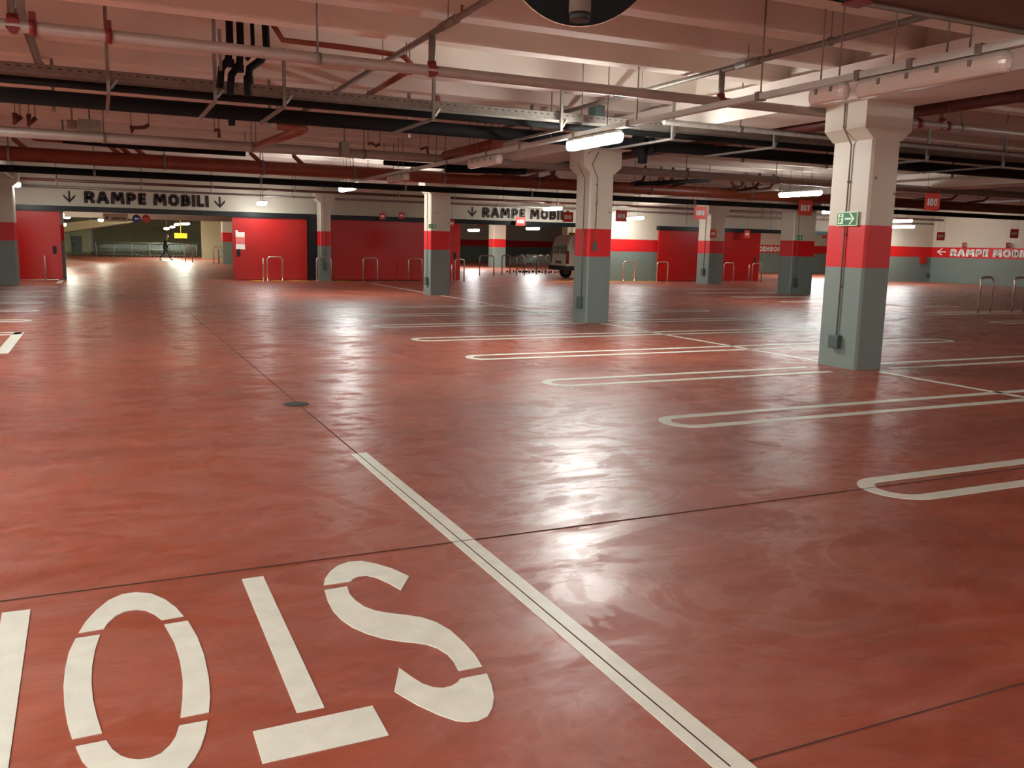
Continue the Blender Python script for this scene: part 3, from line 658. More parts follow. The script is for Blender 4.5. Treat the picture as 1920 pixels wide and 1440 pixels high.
pipe_px('lagged_pipe', 'black pipe bundle left of the second pillar above the orange drain', [([(720, 305, 21.6), (830, 312, 21.6), (905, 316, 21.6)], .06), ([(835, 318, 21.4), (985, 322, 21.4)], .075)], 'black')
pipe_px('lagged_pipe', 'black pipe bundle right of the second pillar', [([(1190, 345, 22), (1330, 338, 22)], .06)], 'black')
for i, (x0, x1, y0, y1, Y, m_, lab) in enumerate(((125, 145, 224, 240, 19.0, 'conduit', 'grey metal box under the ceiling ribs at upper left'), (146, 190, 222, 247, 18.6, 'steel', 'pale duct box under the ceiling ribs at upper left'),
                                      (1117, 1134, 196, 220, 13.2, 'boxgrey', 'small dark blue-grey box above the big lit lamp'), (640, 656, 265, 292, 19.2, 'conduit', 'grey box hung mid ceiling above the pale supply pipe'))):
    a, b = yp(x0, y0, Y), yp(x1, y1, Y)
    t = thing('ceiling_box', lab, 'box', ((a.x+b.x)/2, Y, min(a.z, b.z))); w_ = abs(b.x-a.x)/2; h_ = abs(a.z-b.z)
    MB().box(-w_, w_, 0, .25, 0, h_).build('body', M[m_], t, bevel=.01); MB().tube([(0, .1, h_), (0, .1, ZS-min(a.z, b.z))], .015, 6).build('hanging_rod', M['steel'], t)
for i, (pts, r) in enumerate((([(28, 212, 19), (28, 230, 19), (38, 219, 19.1)], .05), ([(54, 214, 19), (54, 234, 19), (66, 222, 19.1)], .045), ([(246, 236, 19), (247, 249, 19), (250, 240, 19), (270, 239, 19), (279, 234, 19)], .035),
                              ([(402, 245, 19), (410, 243, 19), (411, 258, 19)], .04), ([(690, 270, 19.4), (697, 268, 19.4), (705, 274, 19.4), (712, 270, 19.4)], .03), ([(788, 280, 19.2), (800, 276, 19.2), (803, 288, 19.2)], .03))):
    pipe_px('pipe_elbow', 'small red-brown pipe elbow under the ribs, %s' % ['at the left edge', 'second from the left edge', 'right of the pale duct box', 'below the black stub', 'right of the orange branch', 'above the far channel end'][i], [(pts, r)], 'brown', 'pipe fitting', 8)
for i, px_ in enumerate((1010, 1040, 1210, 1240, 1262, 1290, 1400, 1425, 1452, 1760, 1800, 1860)):
    p = yp(px_, 318, 23.0); 
    t = thing('pipe_drop', 'short brown drop pipe in the clutter above the orange drain, %s from the left' % ['first', 'second', 'third', 'fourth', 'fifth', 'sixth', 'seventh', 'eighth', 'ninth', 'tenth', 'eleventh', 'twelfth'][i], 'pipe fitting', (p.x, 23.0, 0))
    MB().tube([(0, 0, ZS), (0, 0, 3.75), (.12, .3, 3.6), (.12, 1.0, 3.55)], .045, 8).build('run', M['brown' if i % 3 else 'steel'], t)
# wall conduits
for i, (z, y, r) in enumerate(((3.42, 34.6, .05), (3.22, 35.2, .04))):
    pipe_x('conduit_pipe', ['upper thin brown pipe along the top of the door wall', 'lower thin pale pipe along the top of the door wall'][i], y, z+.04, z-.02, -12, 42, r, ['brown', 'steel'][i], xs=(-5, -1.2, 1.5, 3.9, 6.9, 11, 13.4, 15.6, 18.2, 21, 24, 27, 30, 34), n=10)
MB_ = None
# brown pipe along the row of pillars
t = thing('main_drain', 'dark brown pipe beside the beam over the nearest pillar', 'pipe', (10.6, 1.5, 3.6))
MB().tube([(0, 0, 0), (0, 22, -.02)], .095, 16).build('run', M['brown'], t)
for q in (6.2, 7.2, 12): MB().tube([(0, q, 0), (0, q+.1, 0)], .108, 16).build('socket', M['brown'], t)
for q in (5.9, 6.9, 9.9, 14, 18): MB().tube([(0, q, 0), (0, q, .6)], .012, 6).build('hanging_rod', M['steel'], t)
# red clamps and flex duct right of pillar 1
t = thing('pipe_coupling', 'dark red grooved coupling on the main right of the nearest pillar, left one', 'pipe fitting', (0, 9.74, 3.5))
p = yp(1722, 226, 9.74); MB().tube([(p.x-.04, 0, 0), (p.x+.04, 0, 0)], .075, 12).build('ring', M['redclamp'], t)
t = thing('pipe_coupling', 'dark red grooved coupling on the main right of the nearest pillar, right one', 'pipe fitting', (0, 9.74, 3.5))
p = yp(1776, 233, 9.74); MB().tube([(p.x-.03, 0, 0), (p.x+.03, 0, 0)], .072, 12).build('ring', M['redclamp'], t)
for px_ in (62, 203):
    t = thing('pipe_coupling', 'dark red clamp on the sprinkler main at top left, %s one' % ('outer' if px_ == 62 else 'inner'), 'pipe fitting', (0, 9.74, 3.5))
    p = yp(px_, 60, 9.74); MB().tube([(p.x-.03, 0, 0), (p.x+.03, 0, 0)], .075, 12).build('ring', M['redclamp'], t); MB().box(p.x-.03, p.x+.03, -.03, .03, .05, .14).build('lug', M['redclamp'], t)
# secondary steel channel x-direction right part (below the main)
pipe_x('steel_channel', 'steel support channel crossing behind the nearest pillar below the main', 11.2, 3.42, 3.42, 7.6, 30, .045, 'steel', xs=(9, 12, 15), n=6, cat='channel')
# top right dark cable duct
t = thing('cable_duct', 'dark perforated cable duct cut by the top right corner', 'cable duct', (4.62, 4.25, 3.32))
MB().box(0, 14, 0, .62, 0, .09).build('duct', M['meshtray'], t)
MB().box(0, 14, .585, .62, -.03, .1).build('side_rail', M['conduit'], t)
for q in (.05, .32): MB().tube([(q, .45, .05), (q, .45, 1.2)], .014, 6).build('hanging_rod', M['steel'], t)
MB().box(-.12, .1, .42, .62, -.03, .06).build('end_bracket', M['boxgrey'], t)
MB().box(.1, .25, .5, .62, -.05, .04).build('end_bracket', M['redclamp'], t)
# round mirror back
mc = EYEP+ray(1092, -112)*4.4
t = thing('round_mirror', 'large round mirror seen from its black back at the top edge', 'mirror', mc)
ax = Vector((math.sin(.42), math.cos(.42), .28)).normalized()
t.rotation_mode = 'QUATERNION'; t.rotation_quaternion = Vector((0, 0, 1)).rotation_difference(ax)
b = MB(); b.tube([(0, 0, 0), (0, 0, .06), (0, 0, .085)], [.398, .398, .36], 56); b.build('shell', M['mirrorback'], t)
b = MB(); b.tube([(0, 0, .05), (0, 0, .075)], [.404, .404], 56); b.build('rim', M['stainless'], t)
t2 = thing('mirror_post', 'galvanised post ending at the back of the round black mirror', 'post', EYEP+ray(1087, 25)*4.15)
MB().tube([(0, 0, 0), (0, 0, 4.55-t2.location.z)], .052, 20).build('tube', M['steel'], t2)
MB().tube([(0, 0, -.035), (0, 0, 0)], .05, 20).build('end_plug', M['dark'], t2)

# conduits on pillars
def pillar_conduit(label, pts, r=.011, box=None):
    t = thing('conduit', label, 'conduit', pts[0])
    o = Vector(pts[0]); MB().tube([Vector(p)-o for p in pts], r, 8).build('tube', M['conduit'], t)
    if box: b0 = MB(); b0.box(*box); bo = b0.build('junction_box', M['boxgrey'], t, bevel=.01); bo.location = -o
    for k in range(1, 4):
        z = pts[-1][2]+(pts[1][2]-pts[-1][2])*k/4
        MB().tube([(pts[-1][0]-o.x, pts[-1][1]-o.y, z-o.z-.015), (pts[-1][0]-o.x, pts[-1][1]-o.y, z-o.z+.015)], r*1.7, 8).build('clip', M['steel'], t)
    return t
pillar_conduit('conduit down the lit side of the nearest pillar to a grey box', [(9.11, 9.2, 3.62), (9.11, 9.2, 3.24), (9.275, 9.2, 3.02), (9.275, 9.2, .42)], box=(9.22, 9.3, 9.12, 9.30, .27, .45))
pillar_conduit('left conduit of the pair on the second pillar', [(9.16, 16.06, 3.5), (9.01, 16.06, 3.25), (9.16, 16.06, 2.98), (9.18, 16.42, 1.35)][0:1]+[(9.01, 16.3, 3.25), (9.18, 16.3, 2.98), (9.18, 16.3, .5)], box=(9.13, 9.2, 16.24, 16.42, .3, .55))
pillar_conduit('right conduit of the pair on the second pillar ending in a switch box', [(9.36, 16.08, 3.5), (9.22, 16.08, 3.25), (9.36, 16.08, 2.98), (9.34, 16.08, 1.65)], box=(9.30, 9.38, 16.04, 16.1, 1.5, 1.68))
pillar_conduit('conduit on the left face of the third pillar', [(9.17, 26.0, 3.4), (9.17, 26.0, 3.0), (9.17, 26.0, .5)], box=(9.12, 9.2, 25.92, 26.1, .3, .55))
pillar_conduit('conduit on the narrow pillar between the doors', [(8.1, 35.08, 3.3), (8.1, 35.08, 3.0), (8.1, 35.08, .6)], box=(8.02, 8.16, 35.0, 35.1, .45, .75))
pillar_conduit('conduit on the left face of the pillar behind the 108 sign', [(24.98, 33.1, 3.4), (24.98, 33.1, 3.0), (24.98, 33.1, .6)], box=(24.9, 25.0, 33.0, 33.2, .4, .7))
pillar_conduit('conduit low on the shadowed pillar behind the 107 sign', [(23.15, 25.18, 3.4), (23.15, 25.18, 3.0), (23.15, 25.18, .6)], box=(23.05, 23.22, 25.1, 25.2, .3, .6))

# exit sign on pillar 1
def exit_sign(label, x, y, z, s=1.0, facing='-X'):
    rz = 0 if facing == '-Y' else -PI/2
    t = thing('exit_sign', label, 'exit sign', (x, y, z), rz)
    w_, h_ = .37*s, .19*s
    MB().box(-w_/2, w_/2, -.02, 0, -h_/2, h_/2).build('panel', M['signglow'], t)
    MB().box(-w_/2+.012, w_/2-.012, -.0225, -.02, -h_/2+.012, h_/2-.012).build('green_field', M['green'], t)
    f = lambda x, y, z: (x*s, -.0225-z, y*s)
    a = MB(); a.prism([(-.03, -.014), (.09, -.014), (.09, .014), (-.03, .014)], 0, .002, f)
    for q in (-1, 1): a.prism([(.14, 0), (.07, q*.075), (.04, q*.075), (.105, 0)], 0, .002, f)
    a.build('arrow', M['signglow'], t)
    a = MB(); a.prism([(-.155, -.07), (-.06, -.07), (-.06, .07), (-.155, .07)], 0, .0012, f); a.build('doorway', M['signglow'], t)
    a = MB()
    a.prism([(-.105+.014*math.cos(k*PI/4), .05+.014*math.sin(k*PI/4)) for k in range(8)], .0012, .003, f)
    for q in ([(-.12, .03), (-.095, .032), (-.105, -.01), (-.125, -.008)], [(-.125, -.008), (-.105, -.01), (-.085, -.04), (-.1, -.045)], [(-.125, -.008), (-.11, -.01), (-.125, -.06), (-.14, -.055)],
              [(-.1, .03), (-.075, .012), (-.08, .004), (-.102, .018)], [(-.12, .03), (-.145, .012), (-.14, .004), (-.116, .018)]): a.prism(q, .0012, .003, f)
    a.build('running_figure', M['green'], t)
    return t
exit_sign('green exit sign with white arrow on the nearest pillar', 9.285, 9.17, 2.04)
exit_sign('small green exit sign on the shadowed pillar behind the 107 sign', 23.15, 25.17, 2.07, 1.0, '-Y')
exit_sign('tiny green sign at the left edge of the third pillar', 9.26, 25.78, 2.1, .7, '-Y')
cb = thing('hose_cabinet', 'red cabinet edge showing at the right side of the nearest pillar', 'cabinet', (9.8, 9.05, .95))
MB().box(.0, .18, .05, .55, 0, .68).build('body', M['redclamp'], cb, bevel=.01); MB().box(.18, .195, .07, .53, .02, .66).build('door', M['doorred'], cb)

# ---- bay number signs
def bay_sign(num, px_, py_, X=16.85, lab=''):
    p = xp(px_, py_, X)
    t = thing('bay_sign', lab, 'number sign', p)
    MB().box(-.23, .23, -.006, .006, -.19, .19).build('plate', M['signred'], t)
    lettering(num, .2, M['white'], t, (0, -.0075, 0), width=.3, height=.16, name='number')
    for q in (-.18, .18): MB().tube([(q, 0, .19), (q, 0, ZS-p.z)], .004, 5).build('wire', M['steel'], t)
    return t
bay_sign('106', 1748, 379, lab='largest red hanging sign, white number 106, right of the nearest pillar'); bay_sign('107', 1510, 390, lab='red hanging sign 107 in front of the shadowed pillar, under a lit lamp')
bay_sign('108', 1313, 399, lab='red hanging sign 108 before the two-tone pillar at the far red door'); bay_sign('109', 1165, 405, lab='red hanging sign 109 half hidden beside the second pillar')
bay_sign('110', 1065, 407, lab='small red hanging sign 110 over the end of the wall lettering')
bay_sign('111', 976, 415, lab='small red hanging sign 111 below the wall lettering'); bay_sign('112', 903, 415, lab='small red hanging sign 112 left of the wall lettering')
for i, (num, px_, py_) in enumerate((('177', 1764, 443), ('178', 1902, 438), ('175', 1811, 460), ('176', 1893, 460))):
    p = xp(px_, py_, 42.95 if i > 1 else 38.0)
    t = thing('bay_sign', 'small red number sign %s, %s' % (num, ['hanging left above the white arrow', 'hanging at the right picture edge', 'on the wall above the letters RAMPE', 'on the wall above the letters MOBILI'][i]), 'number sign', p)
    MB().box(-.28, .28, -.006, .006, -.2 if i < 2 else -.14, .2 if i < 2 else .14).build('plate', M['signred'], t)
    lettering(num, .2, M['white'], t, (0, -.0075, 0), width=.34, height=.14, name='number')
    if i < 2:
        for q in (-.2, .2): MB().tube([(q, 0, .2), (q, 0, ZS-p.z)], .004, 5).build('wire', M['steel'], t)
for i, (px_, py_, Y) in enumerate(((717, 405, 35.5), (753, 404, 35.5), (847, 419, 35.2), (1337, 438, 32.6), (1401, 439, 35.3), (1477, 437, 36.5), (1547, 440, 37))):
    p = yp(px_, py_, Y)
    t = thing('bay_sign', 'small red plate %s' % ['left of two above the long dark red door', 'right of two above the long dark red door', 'just right of the third pillar top', 'on the pillar behind the 108 sign', 'at the top right of the far dark red door', 'just left of the 107 pillar', 'just left of the nearest pillar'][i], 'number sign', p)
    s_ = .12 if i < 3 else .17
    MB().box(-s_, s_, -.006, .006, -s_*1.1, s_*1.1).build('plate', M['signred'], t)
    MB().box(-s_*.6, s_*.6, -.009, -.006, -s_*.3, s_*.3).build('print', M['white'], t)
    MB().tube([(0, 0, s_), (0, 0, (ZS if Y < 36 else 3.35)-p.z)], .004, 5).build('wire', M['steel'], t)

# ---- stainless hoops
def hoop(x0, x1, y, h=.93, label='', nm='guard_hoop'):
    t = thing(nm, label, 'guard rail', ((x0+x1)/2, y, 0))
    a = (x1-x0)/2; r = .12; pts = [(-a, 0, 0), (-a, 0, h-r)]
    for i in range(1, 6): q = PI-PI/2*i/6; pts.append((-a+r+r*math.cos(q), 0, h-r+r*math.sin(q)))
    pts += [(-a+r, 0, h), (a-r, 0, h)]
    for i in range(1, 6): q = PI/2-PI/2*i/6; pts.append((a-r+r*math.cos(q), 0, h-r+r*math.sin(q)))
    pts += [(a, 0, h-r), (a, 0, 0)]
    MB().tube(pts, .03, 12).build('tube', M['stainless'], t)
    for q in (-a, a): MB().tube([(q, 0, 0), (q, 0, .012)], .06, 14).build('base_plate', M['stainless'], t)
    return t
hl = ['in front of the bright red door', 'around the narrow pillar between the doors', 'left one before the long dark red door', 'right one before the long dark red door', 'right of the third pillar', 'by the banded wall right of the second pillar',
      'at the left end of the far dark red door', 'right of the 108 pillar', 'at the right end of the far dark red door']
for i, (a_, b_) in enumerate(((502, 530), (594, 621), (681, 708), (766, 791), (853, 870), (1168, 1189), (1231, 1251), (1356, 1374), (1409, 1427))):
    Y = 35.1
    hoop(yp(a_, 527, Y).x, yp(b_, 527, Y).x, Y, .93, 'stainless steel hoop '+hl[i])
for i, px_ in enumerate((494, 847, 1403, 86)):
    p = yp(px_, 527, 35.1)
    t = thing('guard_post', 'slim stainless post %s' % ['left of the hoop before the bright red door', 'beside the third pillar', 'at the far dark red door end', 'in front of the left dark red door'][i], 'post', (p.x, 35.1, 0))
    MB().tube([(0, 0, 0), (0, 0, .86 if i != 1 else .7), (0, 0, .88 if i != 1 else .72)], [.03, .03, .02], 12).build('tube', M['stainless'], t)
    MB().tube([(0, 0, 0), (0, 0, .012)], .06, 14).build('base_plate', M['stainless'], t)
hoop(21.86, 22.36, 16.62, .98, 'left stainless hoop standing at the right edge of the photo'); hoop(23.25, 23.75, 16.62, .98, 'right stainless hoop cut by the right edge of the photo')
for i, (a_, b_, Y) in enumerate(((899, 926, 42), (941, 956, 44), (969, 983, 42), (1006, 1022, 44))):
    hoop(yp(a_, 510, Y).x, yp(b_, 510, Y).x, Y, 1.0, 'stainless hoop in the middle doorway, %s' % ['left of the distant pillar', 'right of the distant pillar', 'before the parked carts', 'right of the parked carts'][i])
for i, (a_, b_, Y) in enumerate(((348, 361, 62), (401, 410, 60), (411, 419, 60))):
    hoop(yp(a_, 490, Y).x, yp(b_, 490, Y).x, Y, 1.05, 'thin hoop deep in the left doorway, %s' % ['right of the walking person', 'left of the pair at the hall wall', 'right of the pair at the hall wall'][i])

# hydrant box and call point at right wall corner
hb = thing('hose_reel_box', 'rounded red hose box on the wall corner below the red band', 'fire hose', (42.85, 36.4, 1.0))
hb.location = (42.3, 35.85, 1.02)
b = MB(); b.prism([(-.2, .1), (-.14, 0), (.14, 0), (.2, .1), (.2, .42), (-.2, .42)], 0, .14, lambda x, y, z: (x, z, y)); b.build('cover', M['doorred'], hb, bevel=.02)
sb = MB().box(42.7, 42.85, 35.9, 36.0, .3, .48).build('socket_box', M['boxgrey']); tag(sb, 'small dark socket box low on the grey wall corner', 'socket')

# =================================================================== FAR HALL THINGS
gd = MB().box(yp(135, 460, 84).x, yp(154, 460, 84).x, 83.9, 84.0, .12, yp(145, 442, 84).z).build('door_5', M['greydoor']); tag(gd, kind='structure')
MB().box(gd.data.vertices[0].co.x+.08, gd.data.vertices[0].co.x+.16, 83.86, 83.9, .75, .85).build('door_handle', M['dark'], gd)
us = thing('direction_sign', 'cream direction sign hanging in the left doorway', 'sign', yp(217, 408, 38))
MB().box(-.44, .44, -.03, .03, -.15, .16).build('panel', M['cream'], us)
lettering('USCITA', .2, M['text'], us, (.1, -.032, -.04), width=.5, height=.1)
a = MB(); a.prism([(-.34, -.07), (-.28, -.07), (-.28, -.02), (-.24, -.02), (-.31, .04), (-.38, -.02), (-.34, -.02)], 0, .004, lambda x, y, z: (x, -.03-z, y)); a.build('arrow', M['text'], us)
for q in (-.35, .35): MB().tube([(q, 0, .16), (q, 0, 3.35-us.location.z)], .008, 5).build('wire', M['steel'], us)
for i, (px_, m_) in enumerate(((256, 'blue'), (274, 'signred'))):
    t = thing('round_sign', ['round blue direction sign with white arrow in the left doorway', 'round red no entry style sign in the left doorway'][i], 'sign', yp(px_, 410, 38))
    MB().tube([(0, .01, 0), (0, -.01, 0)], .155, 28).build('disc', M[m_], t)
    if i == 0:
        a = MB(); a.prism([(-.09, 0), (-.02, .07), (-.02, .025), (.09, .025), (.09, -.025), (-.02, -.025), (-.02, -.07)], 0, .004, lambda x, y, z: (x, -.01-z, y)); a.build('arrow', M['white'], t)
    else: MB().box(-.1, .1, -.014, -.01, -.02, .02).build('bar', M['pinkpaper'], t)
    MB().tube([(0, 0, .15), (0, 0, 3.35-t.location.z)], .01, 6).build('stem', M['steel'], t)
ysn = MB().box(yp(339,437,73.5).x-.02, yp(339,437,73.5).x+.02, 73.53, 73.57, yp(339,437,73.5).z-.05, 3.35).box(*(lambda a, b: (a.x, b.x, 73.5, 73.6, b.z, a.z))(yp(327, 437, 73.5), yp(351, 447, 73.5))).build('lit_sign', mat('yellow_backlit', srgb(235, 190, 20), .5, emit=srgb(235, 190, 20), es=.12)); tag(ysn, 'yellow lit panel in the far passage behind the walking person', 'sign')
rb = MB().box(-1.33, -1.12, 37.2, 37.4, 1.1, 1.65).box(-1.27, -1.2, 37.28, 37.34, 0, 1.1).build('alarm_box', M['doorred'], bevel=.01); tag(rb, 'small red box beside the left doorway jamb', 'box')
p = yp(112, 430, 36.6); jb = MB().box(p.x-.1, p.x+.14, 36.5, 36.8, 0, 2.52).build('pillar_edge', M['band']); tag(jb, 'brightly lit narrow pillar at the left doorway jamb', 'pillar')
pp = MB().box(yp(418, 470, 58).x, yp(440, 470, 58).x, 58, 58.6, 0, 3.35).build('pier', M['band']); tag(pp, 'dark banded pier at the right of the left doorway', 'pillar')

# shopping carts
def make_cart():
    t = thing('shopping_cart', '', 'shopping cart')
    b = MB()
    # basket: tapered wire box, long axis x
    def pt(u, v, z):  # u along length 0..1
        w_ = .24+.04*u; return (-.42+.84*u, w_*v, .48+(z)*(.36+.14*u)-.0)
    for z in (0, .33, .66, 1):
        for v in (-1, 1): b.obox(pt(0, v, z), pt(1, v, z), .012, .012)
        b.obox(pt(0, -1, z), pt(0, 1, z), .012, .012); b.obox(pt(1, -1, z), pt(1, 1, z), .012, .012)
    for k in range(9):
        for v in (-1, 1): b.obox(pt(k/8, v, 0), pt(k/8, v, 1), .01, .01)
        b.obox(pt(k/8, -1, 0), pt(k/8, 1, 0), .01, .01)
    b.build('basket', M['cart'], t)
    b = MB()
    for v in (-.24, .24): b.tube([(.42, v, .16), (-.4, v*.8, .14)], .014, 6); b.tube([(.36, v, .16), (.2, v, .5)], .014, 6); b.tube([(.42, v, .85), (.5, v, 1.02)], .014, 6)
    b.tube([(.42, -.24, .16), (.42, .24, .16)], .014, 6); b.tube([(-.4, -.19, .14), (-.4, .19, .14)], .014, 6)
    b.build('chassis', M['cart'], t)
    MB().tube([(.5, -.28, 1.02), (.5, .28, 1.02)], .02, 8).build('handle', M['conduit'], t)
    for x, v in ((.4, -.24), (.4, .24), (-.38, -.18), (-.38, .18)):
        MB().tube([(x, v-.015, .06), (x, v+.015, .06)], .06, 10).build('wheel', M['dark'], t)
    return t
cart0 = make_cart()
xa = yp(186, 475, 76).x; xb = yp(368, 478, 76).x; ncart = 24; used = False
for i in range(ncart):
    c = cart0 if i == 0 else copy_tree(cart0)
    c.location = (xa+.4+(xb-xa-.8)*i/(ncart-1), 76+(.02*(i % 3)), 0); c['group'] = 'nested shopping carts in the left far hall'; c['label'] = 'shopping cart nested in the long row in the left far hall'
    if i == 0: c['label'] = 'leftmost shopping cart of the long nested row'; del c['group']
    if i == ncart-1: c['label'] = 'rightmost shopping cart of the long nested row'; del c['group']
t = thing('cart_corral', 'pale rail frame around the long row of nested carts', 'rail', (0, 75.4, 0))
for px_ in (180, 214, 247, 280, 313, 345, 369): 
    p = yp(px_, 470, 75.4); MB().tube([(p.x, 0, 0), (p.x, 0, 1.12)], .035, 8).build('post', M['cart'], t)
MB().tube([(xa-.1, 0, 1.1), (xb+.1, 0, 1.1)], .04, 8).build('rail', M['cart'], t); MB().tube([(xa-.1, 0, .62), (xb+.1, 0, .62)], .025, 8).build('rail', M['cart'], t)
X0 = yp(965, 500, 46).x; 
for i in range(7):
    c = copy_tree(cart0); c.location = (X0+.42*i, 46+(i % 2)*.03, 0); c['label'] = 'shopping cart nested in the short row before the middle doorway'; c['group'] = 'nested shopping carts beyond the middle doorway'

# van
def make_van():
    t = thing('delivery_van', 'white delivery van parked beyond the middle doorway, half hidden', 'van', (20.6, 38.05, 0))
    L_, W_ = 4.6, 1.75
    prof = [(0, .5), (.02, 1.0), (.12, 1.75), (.22, 2.02), (.5, 2.12), (2.9, 2.12), (3.25, 2.0), (3.8, 1.32), (4.5, 1.1), (4.6, .85), (4.6, .45), (4.2, .38), (4.1, .38), (3.95, .62), (3.7, .72), (3.45, .62), (3.3, .38), (1.2, .38), (1.05, .62), (.8, .72), (.55, .62), (.4, .38), (.05, .42)]
    n = len(prof); mb = MB(); v = []
    for y, ins in ((0, .06), (.10, 0), (W_-.10, 0), (W_, .06)):
        for x, z in prof:
            zz = z-(ins*1.2 if z > 1.6 else 0); v.append((x+(ins if x < 1 and z > .4 else (-ins if x > 4 and z > .4 else 0)), y+(.10*(z-1.1) if z > 1.1 and y < .05 else (-.10*(z-1.1) if z > 1.1 and y > W_-.05 else 0)), zz))
    f = [tuple(range(n))[::-1], tuple(range(3*n, 4*n))]
    for k in range(3):
        for i in range(n): f.append((k*n+i, k*n+(i+1) % n, (k+1)*n+(i+1) % n, (k+1)*n+i))
    mb.add(v, f).build('body', M['vanwhite'], t)
    MB().box(-.10, .16, -.03, W_+.03, .40, .62).build('bumper', M['dark'], t, bevel=.03)
    MB().box(.0, .4, -.02, .02, .40, .62).build('side_skirt', M['dark'], t)
    for y0, y1 in ((.06, W_/2-.01), (W_/2+.01, W_-.06)):
        d = MB().add([(-.012, y0, .66), (-.012, y1, .66), (.012, y1, 1.05), (.012, y0, 1.05), (.10, y1, 1.74), (.10, y0, 1.74), (.03, y0, .66), (.03, y1, .66), (.05, y1, 1.05), (.05, y0, 1.05), (.14, y1, 1.74), (.14, y0, 1.74)],
                     [(0, 1, 2, 3), (3, 2, 4, 5), (7, 6, 9, 8), (8, 9, 11, 10), (0, 3, 9, 6), (3, 5, 11, 9), (1, 7, 8, 2), (2, 8, 10, 4), (0, 6, 7, 1), (5, 4, 10, 11)]).build('rear_door', M['vanwhite'], t)
        MB().box(-.005, .03, y0+.1, y1-.1, 1.2, 1.6).build('window', M['glass'], d).rotation_euler = (0, .0, 0)
    MB().box(-.03, .0, W_/2-.3, W_/2+.3, .72, .86).build('number_plate', M['boxgrey'], t)
    MB().box(-.03, -.005, W_/2-.1, W_/2+.1, .92, .96).build('door_handle', M['stainless'], t)
    for y in (-.005, W_-.12): MB().box(-.02, .1, y, y+.125, .72, 1.35).build('tail_lamp', M['lamp_red'], t, bevel=.02)
    for x in (.8, 3.7):
        for y in (.02, W_-.22):
            wv = MB(); wv.tube([(x, y, .31), (x, y+.2, .31)], .31, 24); wo = wv.build('wheel', M['dark'], t)
            MB().tube([(x, y-.005, .31), (x, y+.205, .31)], .17, 16).build('hubcap', M['steel'], wo)
    MB().add([(3.3, .12, 1.98), (3.3, W_-.12, 1.98), (3.83, W_-.08, 1.33), (3.83, .08, 1.33)], [(0, 1, 2, 3)]).build('windscreen', M['glass'], t)
    MB().box(2.5, 3.2, -.002, .03, 1.2, 1.7).build('window', M['glass'], t)
    return t
make_van()
sg = MB().box(yp(1073,437,44).x-.02, yp(1073,437,44).x+.02, 44.02, 44.04, yp(1073,437,44).z-.05, 3.35).box(*(lambda a, b: (a.x, b.x, 44, 44.06, b.z, a.z))(yp(1067, 436, 44), yp(1079, 446, 44))).build('hanging_sign', mat('ochre_sign', srgb(190, 130, 30), .5)); tag(sg, 'small ochre sign above the van roof', 'sign')

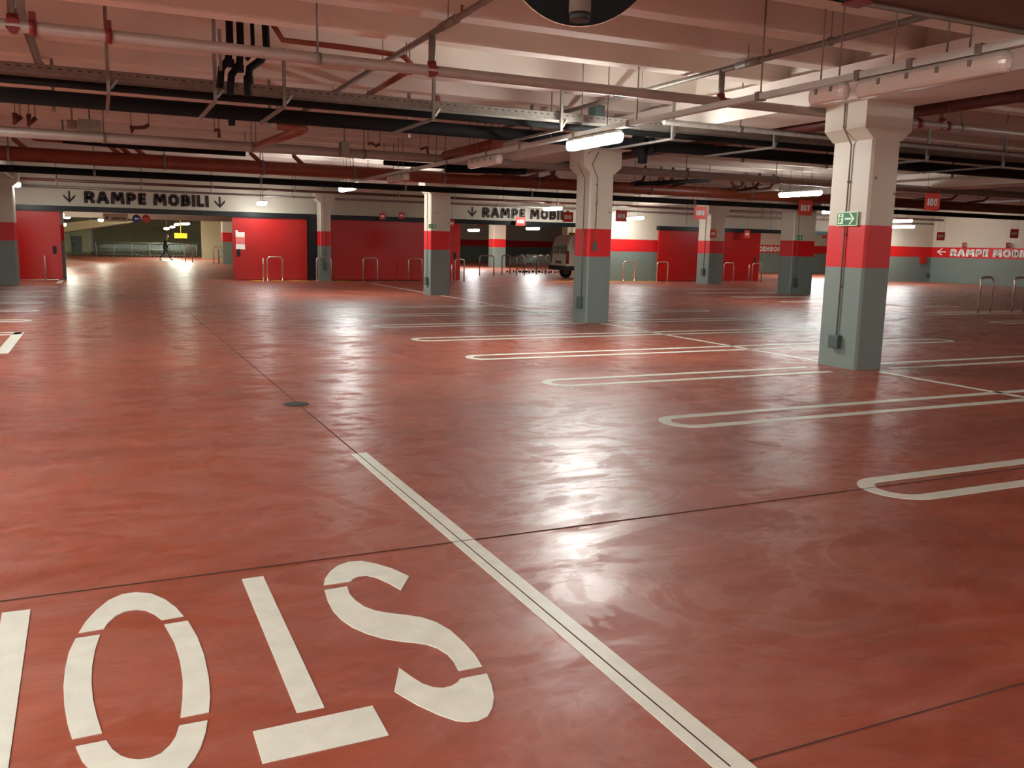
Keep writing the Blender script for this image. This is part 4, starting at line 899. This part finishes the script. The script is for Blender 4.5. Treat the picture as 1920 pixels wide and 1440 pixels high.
# person (walking, profile to the right)
def make_person(x, y):
    t = thing('person', 'person in dark jacket and trousers walking across the left far hall', 'person', (x, y, 0))
    def skin(nm, pts, edges, rad, m_, root=0):
        me = bpy.data.meshes.new(nm); me.from_pydata(pts, edges, []); o = bpy.data.objects.new(nm, me); COL.objects.link(o); o.parent = t
        md = o.modifiers.new('skin', 'SKIN'); 
        if not me.skin_vertices: me.skin_vertices.new()
        for i, r in enumerate(rad): me.skin_vertices[0].data[i].radius = (r[0], r[1]) if isinstance(r, tuple) else (r, r)
        me.skin_vertices[0].data[root].use_root = True
        s_ = o.modifiers.new('sub', 'SUBSURF'); s_.levels = 1; s_.render_levels = 2; me.materials.append(m_); return o
    K = 1.0
    hip = (0, 0, .92)
    # trousers: pelvis, two legs mid stride
    skin('trousers', [hip, (.02, -.1, .86), (.17, -.11, .50), (.30, -.11, .12), (-.02, .1, .86), (-.08, .11, .48), (-.36, .11, .16)],
         [(0, 1), (1, 2), (2, 3), (0, 4), (4, 5), (5, 6)], [(.13, .15), .095, .065, .05, .095, .065, .05], M['jeans'])
    # shoes
    for a_, b_, c_ in (((.28, -.11, .07), (.38, -.11, .05), (.48, -.11, .06)), ((-.40, .11, .12), (-.33, .11, .05), (-.25, .11, .04))):
        skin('shoe', [a_, b_, c_], [(0, 1), (1, 2)], [.05, .045, .04], M['dark'])
    # jacket torso and arms, leaning forward, hands in front
    skin('jacket', [(0, 0, .88), (0, 0, 1.1), (.03, 0, 1.32), (.07, 0, 1.43), (.06, -.19, 1.38), (.03, -.23, 1.12), (.17, -.18, .93), (.06, .19, 1.38), (.0, .23, 1.12), (.13, .2, .93)],
         [(0, 1), (1, 2), (2, 3), (3, 4), (4, 5), (5, 6), (3, 7), (7, 8), (8, 9)], [(.15, .17), (.14, .16), (.14, .17), (.09, .10), .07, .055, .042, .07, .055, .042], M['coat'])
    hd = skin('head', [(.10, 0, 1.47), (.13, 0, 1.56), (.16, 0, 1.65), (.165, 0, 1.72)], [(0, 1), (1, 2), (2, 3)], [.055, .075, .095, .07], M['skin'])
    skin('hair', [(.10, 0, 1.62), (.14, 0, 1.73), (.19, 0, 1.745)], [(0, 1), (1, 2)], [.075, .09, .05], M['dark'])
    nz = MB(); nz.tube([(.25, 0, 1.655), (.285, 0, 1.63)], [.012, .018], 6); nz.build('nose', M['skin'], t)
    for s_ in (-1, 1):
        hx, hy, hz = (.20, s_*.185, .89)
        base = Vector((hx, hy, hz))
        skin('hand', [tuple(base), tuple(base+Vector((.03, 0, -.06))), tuple(base+Vector((.035, 0, -.09)))], [(0, 1), (1, 2)], [(.028, .02), (.03, .016), (.025, .014)], M['skin'])
        for k in range(4):
            q = base+Vector((.01+.016*k, 0, -.095)); MB().tube([q, q+Vector((.004, -s_*.004, -.035)), q+Vector((-.002, -s_*.014, -.062+.004*abs(k-1.5)))], [.008, .0075, .006], 6).build('finger', M['skin'], t)
        q = base+Vector((.05, 0, -.04)); MB().tube([q, q+Vector((.02, -s_*.006, -.03)), q+Vector((.018, -s_*.012, -.05))], [.009, .008, .006], 6).build('thumb', M['skin'], t)
    return t
make_person(4.2, 66)
